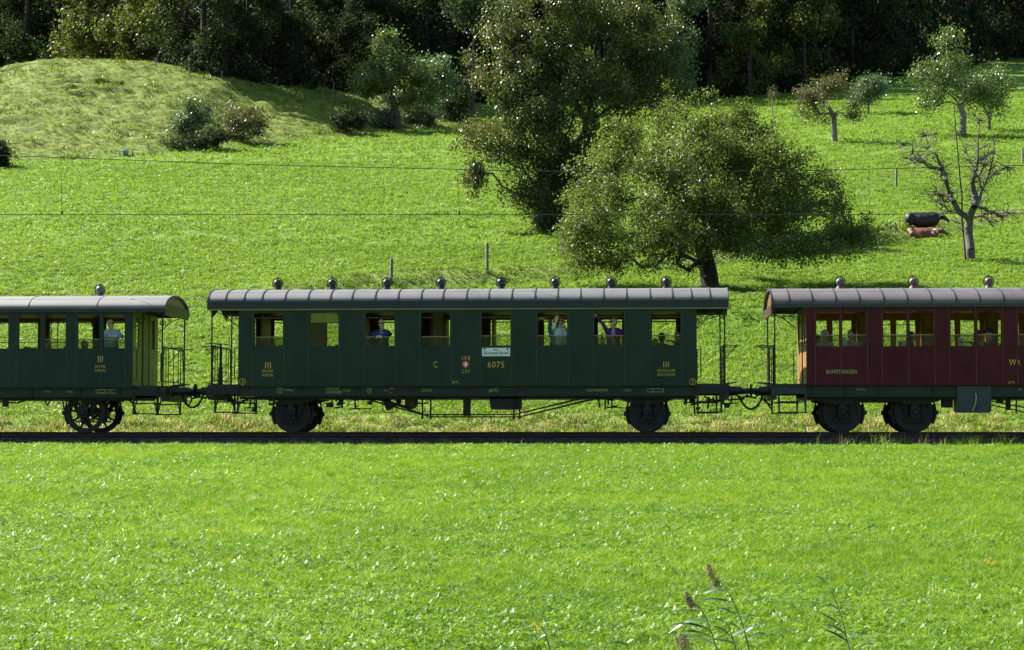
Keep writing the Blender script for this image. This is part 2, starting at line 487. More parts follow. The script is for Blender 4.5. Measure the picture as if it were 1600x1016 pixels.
m_glass = glass_mat("pane_glass", (0.74, 0.79, 0.60), 0.06, 0.04)

def panel_with_hole(b, x0, x1, z0, z1, hx0, hx1, hz0, hz1, ya, yb, r=0.06, rb=0.015, seg=4):
    """a wall panel x0..x1, z0..z1 of depth ya..yb with a round-cornered opening"""
    def loop():
        pts = []
        for (cx, cz, sx, sz, rr) in ((hx1 - r, hz1 - r, 1, 1, r), (hx0 + r, hz1 - r, -1, 1, r), (hx0 + rb, hz0 + rb, -1, -1, rb), (hx1 - rb, hz0 + rb, 1, -1, rb)):
            q = {(1, 1): 0, (-1, 1): 1, (-1, -1): 2, (1, -1): 3}[(sx, sz)]
            for i in range(seg + 1):
                t = math.pi / 2 * (q + i / seg)
                pts.append((cx + rr * math.cos(t), cz + rr * math.sin(t), q))
        return pts
    pts = loop(); n = len(pts)
    outer = [(x1, z1), (x0, z1), (x0, z0), (x1, z0)]
    vs = []; fs = []
    for y in (ya, yb):
        vs += [(p[0], y, p[1]) for p in pts] + [(p[0], y, p[1]) for p in outer]
    m = n + 4
    for s_, o in ((0, 0), (1, m)):
        for i in range(n):
            j = (i + 1) % n; qi, qj = pts[i][2], pts[j][2]
            f = [o + i, o + j, o + n + qi] if qi == qj else [o + i, o + j, o + n + qj, o + n + qi]
            fs.append(f if s_ == 0 else f[::-1])
    for i in range(n):
        j = (i + 1) % n; fs.append([i, m + i, m + j, j])
    for q in range(4):
        p = (q + 1) % 4; fs.append([n + q, n + p, m + n + p, m + n + q])
    b.add(vs, fs)

def build_side(co, name_mat, wins, x0, x1, z0, z1, near=True, frame_mat=None, seams=None, wz=None, pane_h=None, bars=False, margin=0.035, inner=0.0):
    """one side of a coach: a row of panels with cover strips; wins: (x0, x1, z0, z1, pane top or None)"""
    ya, yb = (YN, YN + 0.05) if near else (YF - 0.05, YF)
    wins = sorted(wins); edges = [x0]
    spans = []
    cur = x0
    for k, w in enumerate(wins):
        l = max(cur, w[0] - margin); r = min(x1, w[1] + margin)
        if k + 1 < len(wins) and wins[k + 1][0] - w[1] < 0.25:
            r = (w[1] + wins[k + 1][0]) / 2
        if k > 0 and w[0] - wins[k - 1][1] < 0.25:
            l = cur
        if l - cur > 0.02: spans.append((cur, l, None))
        spans.append((l, r, w)); cur = r
    if x1 - cur > 0.02: spans.append((cur, x1, None))
    for (a, c, w) in spans:
        b = MB()
        if w is None: b.box(a + .002, c - .002, ya, yb, z0, z1)
        else: panel_with_hole(b, a + .002, c - .002, z0, z1, w[0], w[1], w[2], w[3], ya, yb)
        b.build("side_panel", name_mat, co)
    strip = MB().box(-.011, .011, 0, .006, 0, z1 - z0 - .02).mesh("cover_strip", {m_red: m_strip_red, m_green_left: m_strip_left}.get(name_mat, m_strip))
    for (a, c, w) in spans[1:]:
        if near: link("cover_strip", strip, co, (a, YN - .006, z0 + .01))
    for w in wins:
        yy = YN + 0.035 if near else YF - 0.045
        fb = MB()
        ym = (ya + .052) if near else (ya - .03)
        fm = frame_mat or m_woodd
        # inner timber frame round the opening
        yi0, yi1 = (yb + .002, yb + .03) if near else (ya - .03, ya - .002)
        g = inner
        fb.box(w[0] - .05, w[0] + g, yi0, yi1, w[2] - .05, w[3] + .05).box(w[1] - g, w[1] + .05, yi0, yi1, w[2] - .05, w[3] + .05)
        fb.box(w[0] + g, w[1] - g, yi0, yi1, w[3] - g, w[3] + .05)
        wo = fb.build("window", fm, co)
        if w[4] is not None:
            pb = MB().box(w[0] + .004, w[1] - .004, yy, yy + .004, w[2] - .01, w[4])
            pb.build("pane", m_glass, wo)
            rb = MB().box(w[0] + .003, w[1] - .003, yy - .008, yy + .012, w[4], w[4] + .022)
            rb.build("sash_rail", m_sash, wo)
    return spans

def roof_profile(hw, z_e, z_t, n=18):
    return [(-hw * math.cos(math.pi * i / n), z_e + (z_t - z_e) * math.sin(math.pi * i / n)) for i in range(n + 1)]
def build_roof(co, xs, hw, z_e, z_t, m_sheet, rib=True, thick=0.035, jitter=0.0):
    prof = roof_profile(hw, z_e, z_t); inn = roof_profile(hw - thick, z_e, z_t - thick)
    n = len(prof)
    for a, c in zip(xs[:-1], xs[1:]):
        b = MB(); dz = jitter * random.uniform(-1, 1)
        vs = []
        for x in (a + .003, c - .003):
            vs += [(x, YC + p[0], p[1] + dz) for p in prof] + [(x, YC + p[0], p[1]) for p in inn]
        fs = []
        for i in range(n - 1):
            fs.append((i, i + 1, 2 * n + i + 1, 2 * n + i))
            fs.append((n + i + 1, n + i, 3 * n + i, 3 * n + i + 1))
            fs.append((i + 1, i, n + i, n + i + 1)); fs.append((2 * n + i, 2 * n + i + 1, 3 * n + i + 1, 3 * n + i))
        fs.append((0, 2 * n, 3 * n, n)); fs.append((n - 1, 2 * n - 1, 4 * n - 1, 3 * n - 1))
        b.add(vs, fs, True); b.build("roof_sheet", m_sheet, co)
    if rib:
        for x in xs:
            b = MB(); b.tube([(x, YC + p[0] * 1.004, p[1] + .004) for p in prof], 0.018, 4); b.build("roof_seam", m_seam, co)

def ventilator_mesh(kind):
    b = MB()
    z = 0.0
    b.lathe([(.13, -.06), (.115, 0), (.085, .06), (.075, .10)], (0, 0, 0), 'z', 14)
    b.lathe([(0.0, .07), (.06, .075), (.10, .12), (.118, .175), (.10, .23), (.06, .27), (0, .285)], (0, 0, 0), 'z', 16)
    ring = [(.135 * math.cos(t), 0, .18 + .135 * math.sin(t)) for t in [math.pi * 2 * i / 20 for i in range(21)]]
    b.cur = 1
    b.tube(ring, 0.014, 5, False)
    b.lathe([(0.0, .29), (.03, .30), (.025, .335), (0, .34)], (0, 0, 0), 'z', 8)
    ms = {"black": [m_ventblk, m_ventblk], "brown": [m_ventbrn, m_ventblk], "grey": [m_chrome, m_ventblk]}[kind]
    return b.mesh("ventilator", ms)

def wheelset(co, x, r, spoked=False, guard=True, spring=True, hw=0.45):
    """wheels (> tyre), axle box, leaf spring, brake shoes of one axle, both sides"""
    for s, y in ((-1, YC - 0.7525), (1, YC + 0.7525)):
        b = MB()
        yo = y + s * 0.065; yi = y - s * 0.045
        if spoked:
            b.lathe([(.10, -.08), (.13, -.05), (.13, .05), (.10, .08)], (x, y, r), 'y', 16)
            for k in range(9):
                t = 2 * math.pi * k / 9 + 0.2
                d = Vector((math.cos(t), 0, math.sin(t)))
                b.tube([Vector((x, y, r)) + d * .1, Vector((x, y, r)) + d * (r - .1)], [.034, .026], 6)
            w = b.build("wheel", m_wheel, co)
            t_ = MB(); t_.lathe([(r - .10, -.06), (r - .10, .06), (r, .06), (r + .003, -.04), (r + .028, -.05), (r + .028, -.075), (r - .10, -.075), (r - .10, -.06)] if s < 0 else
                               [(r - .10, -.06), (r - .10, .075), (r + .028, .075), (r + .028, .05), (r + .003, .04), (r, -.06), (r - .10, -.06)], (x, y, r), 'y', 40)
        else:
            pr = [(.0, .07), (.11, .07), (.13, .02), (.2, .0), (r - .14, .025), (r - .10, .05)]
            b.lathe([(q, h * s) for q, h in pr], (x, y, r), 'y', 32)
            b.lathe([(0.12, -.03 * s), (r - .10, -.03 * s)], (x, y, r), 'y', 32)
            w = b.build("wheel", m_wheel, co)
            t_ = MB(); t_.lathe([(q, h * s) for q, h in [(r - .10, -.06), (r - .10, .06), (r - .07, .068), (r, .06), (r + .003, -.04), (r + .028, -.05), (r + .028, -.075), (r - .10, -.075), (r - .10, -.06)]], (x, y, r), 'y', 40)
        t_.build("tyre", m_wheel, w)
        # axle box, spring and horn plates sit outside the wheel
        ya = YC + s * 1.0
        bb = MB(); bb.box(x - .11, x + .11, ya - .09, ya + .09, r - .13, r + .16).lathe([(0, s * .14), (.06, s * .135), (.085, s * .10), (.085, s * .08)], (x, ya, r), 'y', 14)
        bb.box(x - .07, x + .07, ya - .10, ya + .10, r + .16, r + .22)
        bb.build("axle_box", m_iron, co)
        if spring:
            sb = MB()
            for k in range(6):
                L = .92 - k * .12; zt = r + .34 - k * .022
                pts = [(x + L * u, ya, zt + .11 * u * u * (L / .92) ** 2) for u in [-1, -.66, -.33, 0, .33, .66, 1]]
                for p, q in zip(pts[:-1], pts[1:]):
                    sb.add([(p[0], ya - .045, p[2]), (q[0], ya - .045, q[2]), (q[0], ya + .045, q[2]), (p[0], ya + .045, p[2]),
                            (p[0], ya - .045, p[2] + .019), (q[0], ya - .045, q[2] + .019), (q[0], ya + .045, q[2] + .019), (p[0], ya + .045, p[2] + .019)],
                           [(0, 3, 2, 1), (4, 5, 6, 7), (0, 1, 5, 4), (2, 3, 7, 6), (1, 2, 6, 5), (3, 0, 4, 7)])
            sb.box(x - .05, x + .05, ya - .06, ya + .06, r + .20, r + .38)
            for e in (-.93, .93):
                sb.tube([(x + e, ya, r + .44), (x + e * 1.06, ya, r + .52), (x + e * 1.02, ya, r + .60)], .022, 6)
                sb.box(x + e * 1.04 - .05, x + e * 1.04 + .05, ya - .05, ya + .05, r + .50, r + .62)
            sb.build("leaf_spring", m_iron, co)
        if guard:
            gb = MB()
            for e in (-1, 1):
                gb.prism([(x + e * .16, r - .05), (x + e * .20, r - .05), (x + e * .52, r + .62), (x + e * .42, r + .62), (x + e * .155, r + .14)], 'y', ya - s * .11 - .012, ya - s * .11 + .012)
            gb.box(x - .24, x + .24, ya - s * .11 - .015, ya - s * .11 + .015, r - .25, r - .21)
            gb.tube([(x - .24, ya - s * .11, r - .23), (x - .18, ya - s * .11, r - .05)], .015, 5).tube([(x + .24, ya - s * .11, r - .23), (x + .18, ya - s * .11, r - .05)], .015, 5)
            gb.build("horn_guide", m_iron, co)
        for e in (-1, 1):
            sh = MB(); pts = []
            for k in range(7):
                t = math.radians(-32 + 9 * k)
                pts.append((x + e * math.cos(t) * (r + .05), y + .0, r + math.sin(t) * (r + .05)))
            for p, q in zip(pts[:-1], pts[1:]):
                sh.tube([p, q], .045, 6)
            sh.box(x + e * (r + .05), x + e * (r + .13), y - .05, y + .05, r - .06, r + .05)
            sh.tube([(x + e * (r + .06), y, r), (x + e * (r - .02), y, r + .55)], .022, 5)
            sh.build("brake_shoe", m_iron, co)
    MB().tube([(x, YC - 1.0, r), (x, YC + 1.0, r)], .065, 12).build("axle", m_wheel, co)

def spiral(b, c, r0, turns, s, r=.012, flip=1, y=0, n=26):
    pts = []
    for i in range(n):
        t = i / (n - 1); a = t * turns * 2 * math.pi; rr = r0 * (1 - .85 * t)
        pts.append((c[0] + s * rr * math.cos(a), c[1], c[2] + flip * rr * math.sin(a)))
    b.tube(pts, r, 4)

def end_platform(co, xb, xe, zfl, z_e, s, m_post, m_door, m_wall, m_step, door_wood=None, gate_h=1.0, crank=False):
    """open platform between the body's end wall xb and the roof end xe (s = direction of the open end)"""
    x0, x1 = min(xb, xe), max(xb, xe)
    xp = xe - s * .10
    b = MB(); b.box(x0, x1, YN + .12, YF - .12, zfl - .10, zfl); b.build("platform_floor", m_frame, co)
    b = MB(); b.box(xe - s * .14, xe, YN + .10, YF - .10, zfl - .40, zfl - .10); b.build("headstock", m_frame, co)
    for y in (YN + .10, YF - .10):
        MB().tube([(xp, y, zfl - .02), (xp, y, z_e + .02)], .021, 8).build("canopy_post", m_post, co)
    # end railing across the platform
    b = MB()
    for k in range(9):
        y = YN + .25 + k * (YF - YN - .5) / 8
        if 3 <= k <= 5 and k != 4: continue
        b.tube([(xp, y, zfl), (xp, y, zfl + gate_h)], .011, 5)
    b.tube([(xp, YN + .1, zfl + gate_h), (xp, YF - .1, zfl + gate_h)], .018, 6)
    b.tube([(xp, YN + .1, zfl + .12), (xp, YF - .1, zfl + .12)], .012, 5)
    b.tube([(xp, YN + .35, zfl + gate_h), (xp, YN + .1, zfl + .35)], .014, 5).tube([(xp, YF - .35, zfl + gate_h), (xp, YF - .1, zfl + .35)], .014, 5)
    b.tube([(xp, YN + .9, zfl + gate_h * .55), (xp, YF - .9, zfl + gate_h * .55)], .012, 5)
    b.build("end_railing", m_post, co)
    # fold-down gangway arms that reach over the buffers
    b = MB()
    b.tube([(xp, YC - .5, zfl + gate_h), (xp + s * .42, YC - .5, zfl + gate_h + .01)], .013, 5)
    b.tube([(xp + s * .34, YC - .5, zfl + gate_h), (xp, YC - .5, zfl + gate_h - .38)], .010, 5)
    b.tube([(xp, YC + .5, zfl + gate_h), (xp + s * .42, YC + .5, zfl + gate_h + .01)], .013, 5)
    b.build("gangway_arm", m_post, co)
    b = MB(); b.prism([(xp, zfl + .0), (xp + s * .36, zfl + .05), (xp + s * .36, zfl + .07), (xp, zfl + .03)], 'y', YC - .42, YC + .42); b.build("gangway_plate", m_frame, co)
    # steps below each side
    for s2, y in ((-1, YN), (1, YF)):
        b = MB()
        xa, xc = xe - s * .20, xb + s * -.18 if False else xb + s * .02
        for xx in (xa, xc):
            b.box(xx - .022, xx + .022, y - s2 * .10 - .02, y - s2 * .10 + .02, zfl - .74, zfl - .05)
            b.tube([(xx, y - s2 * .10, zfl - .74), (xx, y - s2 * .42, zfl - .38)], .016, 5)
        for zz, ins in ((zfl - .47, .10), (zfl - .74, .02)):
            b.box(min(xa, xc) - .03, max(xa, xc) + .03, y + (0.0 if s2 < 0 else -.24) + (ins if s2 < 0 else -ins), y + (.24 if s2 < 0 else 0) + (ins if s2 < 0 else -ins), zz, zz + .03)
        b.build("step", m_step, co)
        # side beam of the platform
        MB().box(x0, x1 - .0, y - s2 * .12 - .03, y - s2 * .12 + .03, zfl - .26, zfl - .102).build("platform_beam", m_step, co)
        # handrail at the body corner
        h = MB(); yy = y - s2 * .06
        h.tube([(xb + s * .02, yy, zfl + .16), (xb + s * .10, yy, zfl + .16), (xb + s * .10, yy, zfl + .95), (xb + s * .02, yy, zfl + .95)], .014, 6)
        h.build("handrail", m_post, co)
        # scroll brackets under the canopy
        sc = MB(); yy = y - s2 * .08
        sc.tube([(xb + s * .02, yy, z_e - .42), (xb + s * .18, yy, z_e - .30), (xb + s * .38, yy, z_e - .12), (xb + s * .62, yy, z_e - .05)], .013, 5)
        spiral(sc, (xb + s * .14, yy, z_e - .17), .085, 1.6, s)
        spiral(sc, (xb + s * .34, yy, z_e - .09), .05, 1.4, s)
        sc.build("scroll_bracket", m_post, co)
    # end wall with a door and two windows
    zt = z_e + .02
    yl, yr = YN + .05, YF - .05
    for (a, c) in ((yl, YC - .36), (YC + .36, yr)):
        m_ = (a + c) / 2
        b = MB()
        w0, w1, h0, h1 = m_ - .20, m_ + .20, zfl + 1.02, zfl + 1.82
        xi, xo = xb - s * .05, xb
        b.box(xi, xo, a, w0, zfl, zt).box(xi, xo, w1, c, zfl, zt).box(xi, xo, w0, w1, zfl, h0).box(xi, xo, w0, w1, h1, zt)
        ew = b.build("end_wall", m_wall, co)
        MB().box(xb - s * .028, xb - s * .022, w0, w1, h0, h1).build("pane", m_glass, ew)
    n = 6
    d = MB()
    for k in range(n):
        a = YC - .35 + k * .70 / n; c = a + .70 / n - .012
        d.box(xb - s * .05, xb + s * (.006 if k % 2 else .0), a, c, zfl + .01, zfl + 1.92)
    if door_wood:
        d.cur = 1
        arc = [(YC - .24, zfl + .06)] + [(YC + .24 * math.cos(t), zfl + 1.35 + .25 * math.sin(t)) for t in [math.pi - math.pi * i / 8 for i in range(9)]] + [(YC + .24, zfl + .06)]
        d.prism(arc, 'x', xb + s * .008, xb + s * .022)
    do = d.build("door", [m_door, door_wood or m_door], co)
    h = MB(); h.tube([(xb + s * .03, YC - .22, zfl + .92), (xb + s * .10, YC - .22, zfl + .92), (xb + s * .10, YC - .12, zfl + .92)], .014, 6)
    h.box(xb + s * .02, xb + s * .035, YC - .27, YC - .20, zfl + .84, zfl + 1.06); h.build("handle", m_handle, do)
    MB().box(xb - s * .05, xb, YC - .35, YC + .35, zfl + 1.93, zt).build("door_header", m_wall, co)
    j = MB()
    for y in (YC - .355, YC + .355): j.box(xb - s * .04, xb + s * .02, y - .012, y + .012, zfl, zfl + 1.93)
    j.build("door_jamb", m_post, co)
    if crank:
        c = MB(); yy = YC - .75
        c.tube([(xp - s * .12, yy, zfl), (xp - s * .12, yy, zfl + 1.06)], .03, 8)
        c.tube([(xp - s * .12, yy, zfl + 1.06), (xp + s * .18, yy, zfl + 1.08)], .016, 6).tube([(xp - s * .12, yy, zfl + 1.07), (xp - s * .34, yy, zfl + 1.05), (xp - s * .34, yy, zfl + 1.24)], .014, 6)
        c.box(xp - s * .17, xp - s * .07, yy - .06, yy + .06, zfl, zfl + .45)
        c.build("handbrake", m_iron, co)

def buffers(co, xe, s, z, L=0.60):
    for y in (YC - .875, YC + .875):
        b = MB()
        b.lathe([(.15, 0), (.15, s * .03), (.115, s * .05), (.10, s * L * .55), (.085, s * L * .58), (.06, s * L * .60), (.06, s * (L - .03))], (xe, y, z), 'x', 18)
        bo = b.build("buffer", m_frame, co)
        MB().lathe([(.05, s * (L - .05)), (.17, s * (L - .035)), (.195, s * (L - .012)), (.10, s * L), (0.0, s * (L + .002))], (xe, y, z), 'x', 24).build("buffer_head", m_iron, bo)
    b = MB()
    b.tube([(xe, YC, z), (xe + s * .3, YC, z), (xe + s * .36, YC, z + .07)], .04, 8).tube([(xe + s * .16, YC - .05, z), (xe + s * .34, YC - .04, z - .18), (xe + s * .56, YC - .03, z - .12)], .022, 6)
    b.tube([(xe + s * .16, YC + .05, z), (xe + s * .34, YC + .04, z - .18), (xe + s * .56, YC + .03, z - .12)], .022, 6)
    b.build("draw_hook", m_iron, co)
def hose(co, p, q, sag, r=.030):
    p, q = Vector(p), Vector(q); pts = []
    for i in range(13):
        t = i / 12; v = p.lerp(q, t); v.z -= sag * (1 - (2 * t - 1) ** 2) ** .8; pts.append(v)
    MB().tube(pts, r, 8).build("brake_hose", m_rubber, co)
def bench_mesh():
    b = MB()
    w = 1.0
    for k in range(6): b.box(-.24 + k * .07, -.18 + k * .07, -w / 2, w / 2, .42, .445)
    for k in range(7):
        z = .50 + k * .075
        b.box(.20 + k * .012, .225 + k * .012, -w / 2, w / 2, z, z + .065)
    for y in (-w / 2 + .05, w / 2 - .05):
        b.box(-.2, -.15, y - .02, y + .02, 0, .42).box(.15, .22, y - .02, y + .02, 0, .42)
        b.add([(.20, y - .02, .40), (.25, y - .02, .40), (.31, y - .02, 1.03), (.27, y - .02, 1.03), (.20, y + .02, .40), (.25, y + .02, .40), (.31, y + .02, 1.03), (.27, y + .02, 1.03)],
              [(0, 1, 2, 3), (7, 6, 5, 4), (0, 4, 5, 1), (1, 5, 6, 2), (2, 6, 7, 3), (3, 7, 4, 0)])
    return b.mesh("bench", m_seatw)
BENCH = bench_mesh()
def benches(co, spots, zfl):
    for x, y, fl in spots:
        link("bench", BENCH, co, (x, y, zfl), math.pi if fl else 0)

def px2x(px, Y=YN): return X_(px, Y)

# ================================================================== middle coach
def middle_coach():
    xa, xb = px2x(372), px2x(1089); re0, re1 = px2x(323.5), px2x(1139)
    zb, zt = Z_(603.5, YN), Z_(483, YN)
    zfl = zb + .06
    co = thing("passenger_coach", "long dark green third class coach with eight separate windows and black ball ventilators", "railway coach", ((xa + xb) / 2, YC, 0), "coaches of the train")
    wp = [(396.5, 441.5, 526.5), (483.5, 528.5, 488.6), (571, 616, 526.5), (658, 703, 526.5), (752.5, 797.5, 525.5), (840.5, 886, 525.5), (929, 974.5, 525.5), (1018, 1063.5, 525.5)]
    wz0, wz1 = Z_(540, YN), Z_(488, YN)
    wins = [(px2x(a), px2x(b), wz0, wz1, Z_(t, YN) if i != 1 else wz1 - .02) for i, (a, b, t) in enumerate(wp)]
    build_side(co, m_green, wins, xa, xb, zb, zt, True)
    far = [(w[0], w[1], wz0, wz1, wz0 + .30 if i % 3 == 0 else None) for i, w in enumerate(wins)]
    build_side(co, m_green, far, xa, xb, zb, zt, False, inner=.05)
    # drip strip, fascia, roof
    z_f = Z_(471, YN)
    for y, s in ((YN, -1), (YF, 1)):
        MB().box(re0, re1, y + s * .03 - .012, y + s * .03 + .012, zt - .015, zt + .022).build("drip_strip", m_drip, co)
        MB().box(re0, re1, y + s * .02 - .02, y + s * .02 + .02, zt + .024, z_f + .02).build("roof_fascia", m_fascia, co)
    ribs = [323.5, 351, 380, 408, 444, 480, 515, 549, 585, 621, 657, 691, 728, 763, 799, 835.5, 871, 907, 943, 979, 1016, 1051, 1081, 1110, 1139]
    zr = Z_(452, YC)
    build_roof(co, [px2x(p) for p in ribs], 1.40, z_f, zr, m_roof_mid, jitter=.003)
    for x, s in ((re0, 1), (re1, -1)):
        prof = roof_profile(1.36, z_f - .02, zr - .05, 14)
        b = MB(); b.prism([(YC + p[0], p[1]) for p in prof] + [(YC + .9, zt - .16), (YC, zt + .12), (YC - .9, zt - .16)], 'x', x + s * .02, x + s * .05); b.build("roof_end", m_fascia, co)
    vm = ventilator_mesh("black")
    for p in (434, 519, 604.5, 689, 783, 867.5, 955, 1041):
        link("ventilator", vm, co, (X_(p, YC, 450), YC, zr - .0))
    # inside
    MB().box(xa, xb, YN + .052, YF - .052, zb, zfl).build("floor", m_floor, co)
    MB().box(xa, xb, YN + .052, YF - .052, zt - .02, zt + .01).build("ceiling", m_woodd, co)
    for y0, y1 in ((YN + .083, YN + .10), (YF - .10, YF - .083)):
        MB().box(xa + .05, xb - .05, y0, y1, zfl, wz0 - .06).build("dado", m_woodd, co)
    piers = [(a[1] + .055, b[0] - .055) for a, b in zip(wins[:-1], wins[1:])]
    b = MB()
    for a, c in [(xa + .06, wins[0][0] - .055)] + piers + [(wins[-1][1] + .055, xb - .06)]:
        b.box(a, c, YF - .082, YF - .055, wz0 - .05, zt - .03)
    b.build("inner_panelling", m_woodd, co)
    MB().box(xa + .06, xb - .06, YF - .115, YF - .084, wz1 + .02, zt - .03).build("header_board", m_header, co)
    zl = zt - .32
    for y0, y1 in ((YN + .11, YN + .42), (YF - .42, YF - .11)):
        b = MB()
        for k in range(4):
            yy = y0 + (y1 - y0) * (k + .5) / 4
            b.tube([(xa + .3, yy, zl + .12), (px2x(676), yy, zl + .12)], .012, 4).tube([(px2x(715), yy, zl + .12), (xb - .3, yy, zl + .12)], .012, 4)
        for w in piers:
            xx = (w[0] + w[1]) / 2
            b.tube([(xx, y0 - .02, zl - .02), (xx, y1, zl + .12)], .014, 4)
        b.build("luggage_rack", m_woodd, co)
    # cross partition with a cream compartment behind the fourth window, and bench-back screens
    b = MB(); xq = px2x(664)
    b.box(xq, xq + .06, YC - .1, YF - .12, zfl, zt - .03).box(px2x(684), px2x(684) + .05, YC - .1, YF - .12, zfl, zt - .03); b.build("partition", m_woodd, co)
    MB().box(xq + .062, px2x(684) - .002, YC + .0, YC + .04, zfl, zt - .03).build("compartment_door", m_woodl, co)
    b = MB()
    for p, y0, y1 in ((762, YC + .2, YF - .12), (535, YC + .25, YF - .12), (556, YN + .9, YF - .3), (392, YC - .2, YF - .12)):
        x = px2x(p); b.box(x, x + .05, y0, y1, zfl, zt - .03)
    b.build("partition", m_woodd, co)
    MB().box(px2x(468), px2x(494), YC + .3, YC + .34, zfl, zt - .2).build("compartment_door", m_woodl, co)
    spots = []
    for k, p in enumerate((408, 452, 495, 541, 585, 640, 720, 765, 812, 850, 900, 940, 990, 1027, 1060)):
        if k % 5 == 2: continue
        spots.append((px2x(p), YF - .62, k % 2)); 
        if k not in (4, 5, 9, 10, 11): spots.append((px2x(p), YN + .62, k % 2))
    benches(co, spots, zfl)
    w = wins[1]
    MB().box(w[0] + .012, w[1] - .012, YN + .050, YN + .054, Z_(503, YN), wz1 - .002).build("roller_blind", m_blind, co)
    # platforms
    for xbb, xee, s, cr in ((xa, re0, -1, True), (xb, re1, 1, False)):
        end_platform(co, xbb, xee, zfl, zt, s, m_iron, m_green, m_green, m_iron, crank=cr)
        buffers(co, xee, s, 1.06, .44 if s < 0 else .60)
    # underframe
    zs0 = Z_(618, YN + .12)
    for s, y in ((-1, YN + .14), (1, YF - .14)):
        b = MB(); b.box(xa - .02, xb + .02, y - .02, y + .02, zs0, zb - .004).box(xa - .02, xb + .02, y - s * .0 - .05, y - s * .0 + .05, zs0 - .022, zs0 - .002)
        b.build("solebar", m_frame, co)
        b = MB()
        for p in (469, 557, 644, 728, 816, 900, 991, 1083, 384):
            x = px2x(p); b.box(x - .05, x + .05, y + s * .022, y + s * .06, zb - .10, zb - .006)
        b.build("body_bracket", m_iron, co)
    b = MB(); b.box(xa, xb, YN + .25, YF - .25, zs0 - .08, zs0 - .024); b.build("underframe", m_iron, co)
    for y in (YN + .22, YF - .42):
        q = [X_(p, y, 650) for p in (660, 673, 803, 812)]
        b = MB(); zq0, zq1 = Z_(655, y), Z_(620, y)
        for x in q: b.tube([(x, y, zq1), (x, y, zq0)], .022, 6).lathe([(.035, -.03), (.035, .03)], (x, y, zq0 + .05), 'z', 8)
        for (ia, ic, z0_, dx) in ((0, 2, Z_(648, y), 0), (1, 3, Z_(651.5, y), .12)):
            b.tube([(q[ia] - 1.45 + dx, y, Z_(624, y)), (q[ia], y, z0_), (q[ic], y, z0_), (q[ic] + 1.85 + dx * 2, y, Z_(621.5, y))], .017, 6)
        b.build("truss_rod", m_iron, co)
    x0, x1 = px2x(765), px2x(813)
    MB().prism([(x0 + .03, Z_(640, YN + .3)), (x0, Z_(636, YN + .3)), (x0 - .03, Z_(620, YN + .3)), (x1, Z_(620, YN + .3)), (x1, Z_(640, YN + .3))], 'y', YN + .25, YN + .85).build("battery_box", m_iron, co)
    MB().box(px2x(722), px2x(733), YN + .35, YN + .6, Z_(650, YN + .3), zs0 - .08).build("drop_pipe", m_iron, co)
    c = at(643, 629.5, YN + .9)
    MB().lathe([(0, -.17), (.13, -.16), (.165, -.12), (.165, .16), (.15, .19), (0, .2)], (c.x, c.y, c.z), 'y', 18).build("air_tank", mat("tank_khaki", (0.10, 0.085, 0.04), .6), co)
    rng = random.Random(4)
    def clutter(p0, p1, n, ztop, zlo):
        b = MB()
        for k in range(n):
            x = px2x(rng.uniform(p0, p1)); y = rng.uniform(YN + .25, YC + .3); z0 = rng.uniform(zlo, ztop - .05)
            t = rng.random()
            if t < .45: b.tube([(x, y, ztop), (x + rng.uniform(-.05, .05), y, z0)], rng.uniform(.012, .028), 6)
            elif t < .75: b.tube([(x, y, z0), (x + rng.uniform(.2, .5), y, z0 + rng.uniform(-.03, .06))], rng.uniform(.012, .022), 6)
            else: b.box(x - .06, x + .06, y - .05, y + .05, z0, z0 + rng.uniform(.06, .14))
        b.build("brake_rigging", m_iron, co)
    clutter(506, 552, 16, zs0 - .03, Z_(640, YN)); clutter(575, 640, 14, zs0 - .03, Z_(634, YN)); clutter(932, 958, 9, zs0 - .03, Z_(640, YN)); clutter(338, 420, 16, zs0 - .02, Z_(646, YN)); clutter(1062, 1140, 13, zs0 - .03, Z_(640, YN))
    b = MB(); y = YN + .5; c0, c1 = at(598, 641, y), at(620, 641, y); z1_ = Z_(618, y)
    b.tube([(c0.x, y, z1_), (c0.x, y, c0.z + .04), (c0.x + .04, y, c0.z - .06), (c1.x - .04, y, c0.z - .06), (c1.x, y, c0.z + .04), (c1.x, y, z1_)], .010, 5)
    b.prism([(c0.x + .08, c0.z + .02), (c0.x + .14, c0.z - .12 + .1), (c0.x + .30, c0.z + .08), (c0.x + .18, c0.z + .3), (c0.x - .02, c0.z + .28)], 'y', y + .03, y + .09)
    b.tube([at(572, 622, y), at(600, 626, y), at(640, 637, y)], .028, 6); b.build("brake_lever", m_iron, co)
    for p in (457.2, 1011.5): wheelset(co, X_(p, YC - .8, 645), .475)
    # lettering
    Yt = YN - .001
    text("III", 414.3, 423.3, 566, 575.5, Yt, m_yel, co); text("RAUCHER", 409.7, 427, 577.6, 582, Yt, m_yel, co); text("FUMEURS", 409.7, 427, 584.2, 588.4, Yt, m_yel, co)
    text("III", 1036.5, 1045.3, 565, 574, Yt, m_yel, co); text("NICHTRAUCHER", 1027, 1055.2, 577, 581.4, Yt, m_yel, co); text("NON FUMEURS", 1027, 1055.2, 583.4, 587.6, Yt, m_yel, co)
    text("C", 677.4, 683.4, 565, 574.6, Yt, m_yel, co); text("SBB", 721.5, 734.5, 556.5, 562.2, Yt, m_yel, co, space=1.5); text("CFF", 721.5, 734, 577.6, 583.4, Yt, m_yel, co, space=1.5)
    text("6075", 762, 788, 565, 574.6, Yt, m_yel, co); text("60 PL", 707, 717.5, 595, 599.4, Yt, m_yel, co)
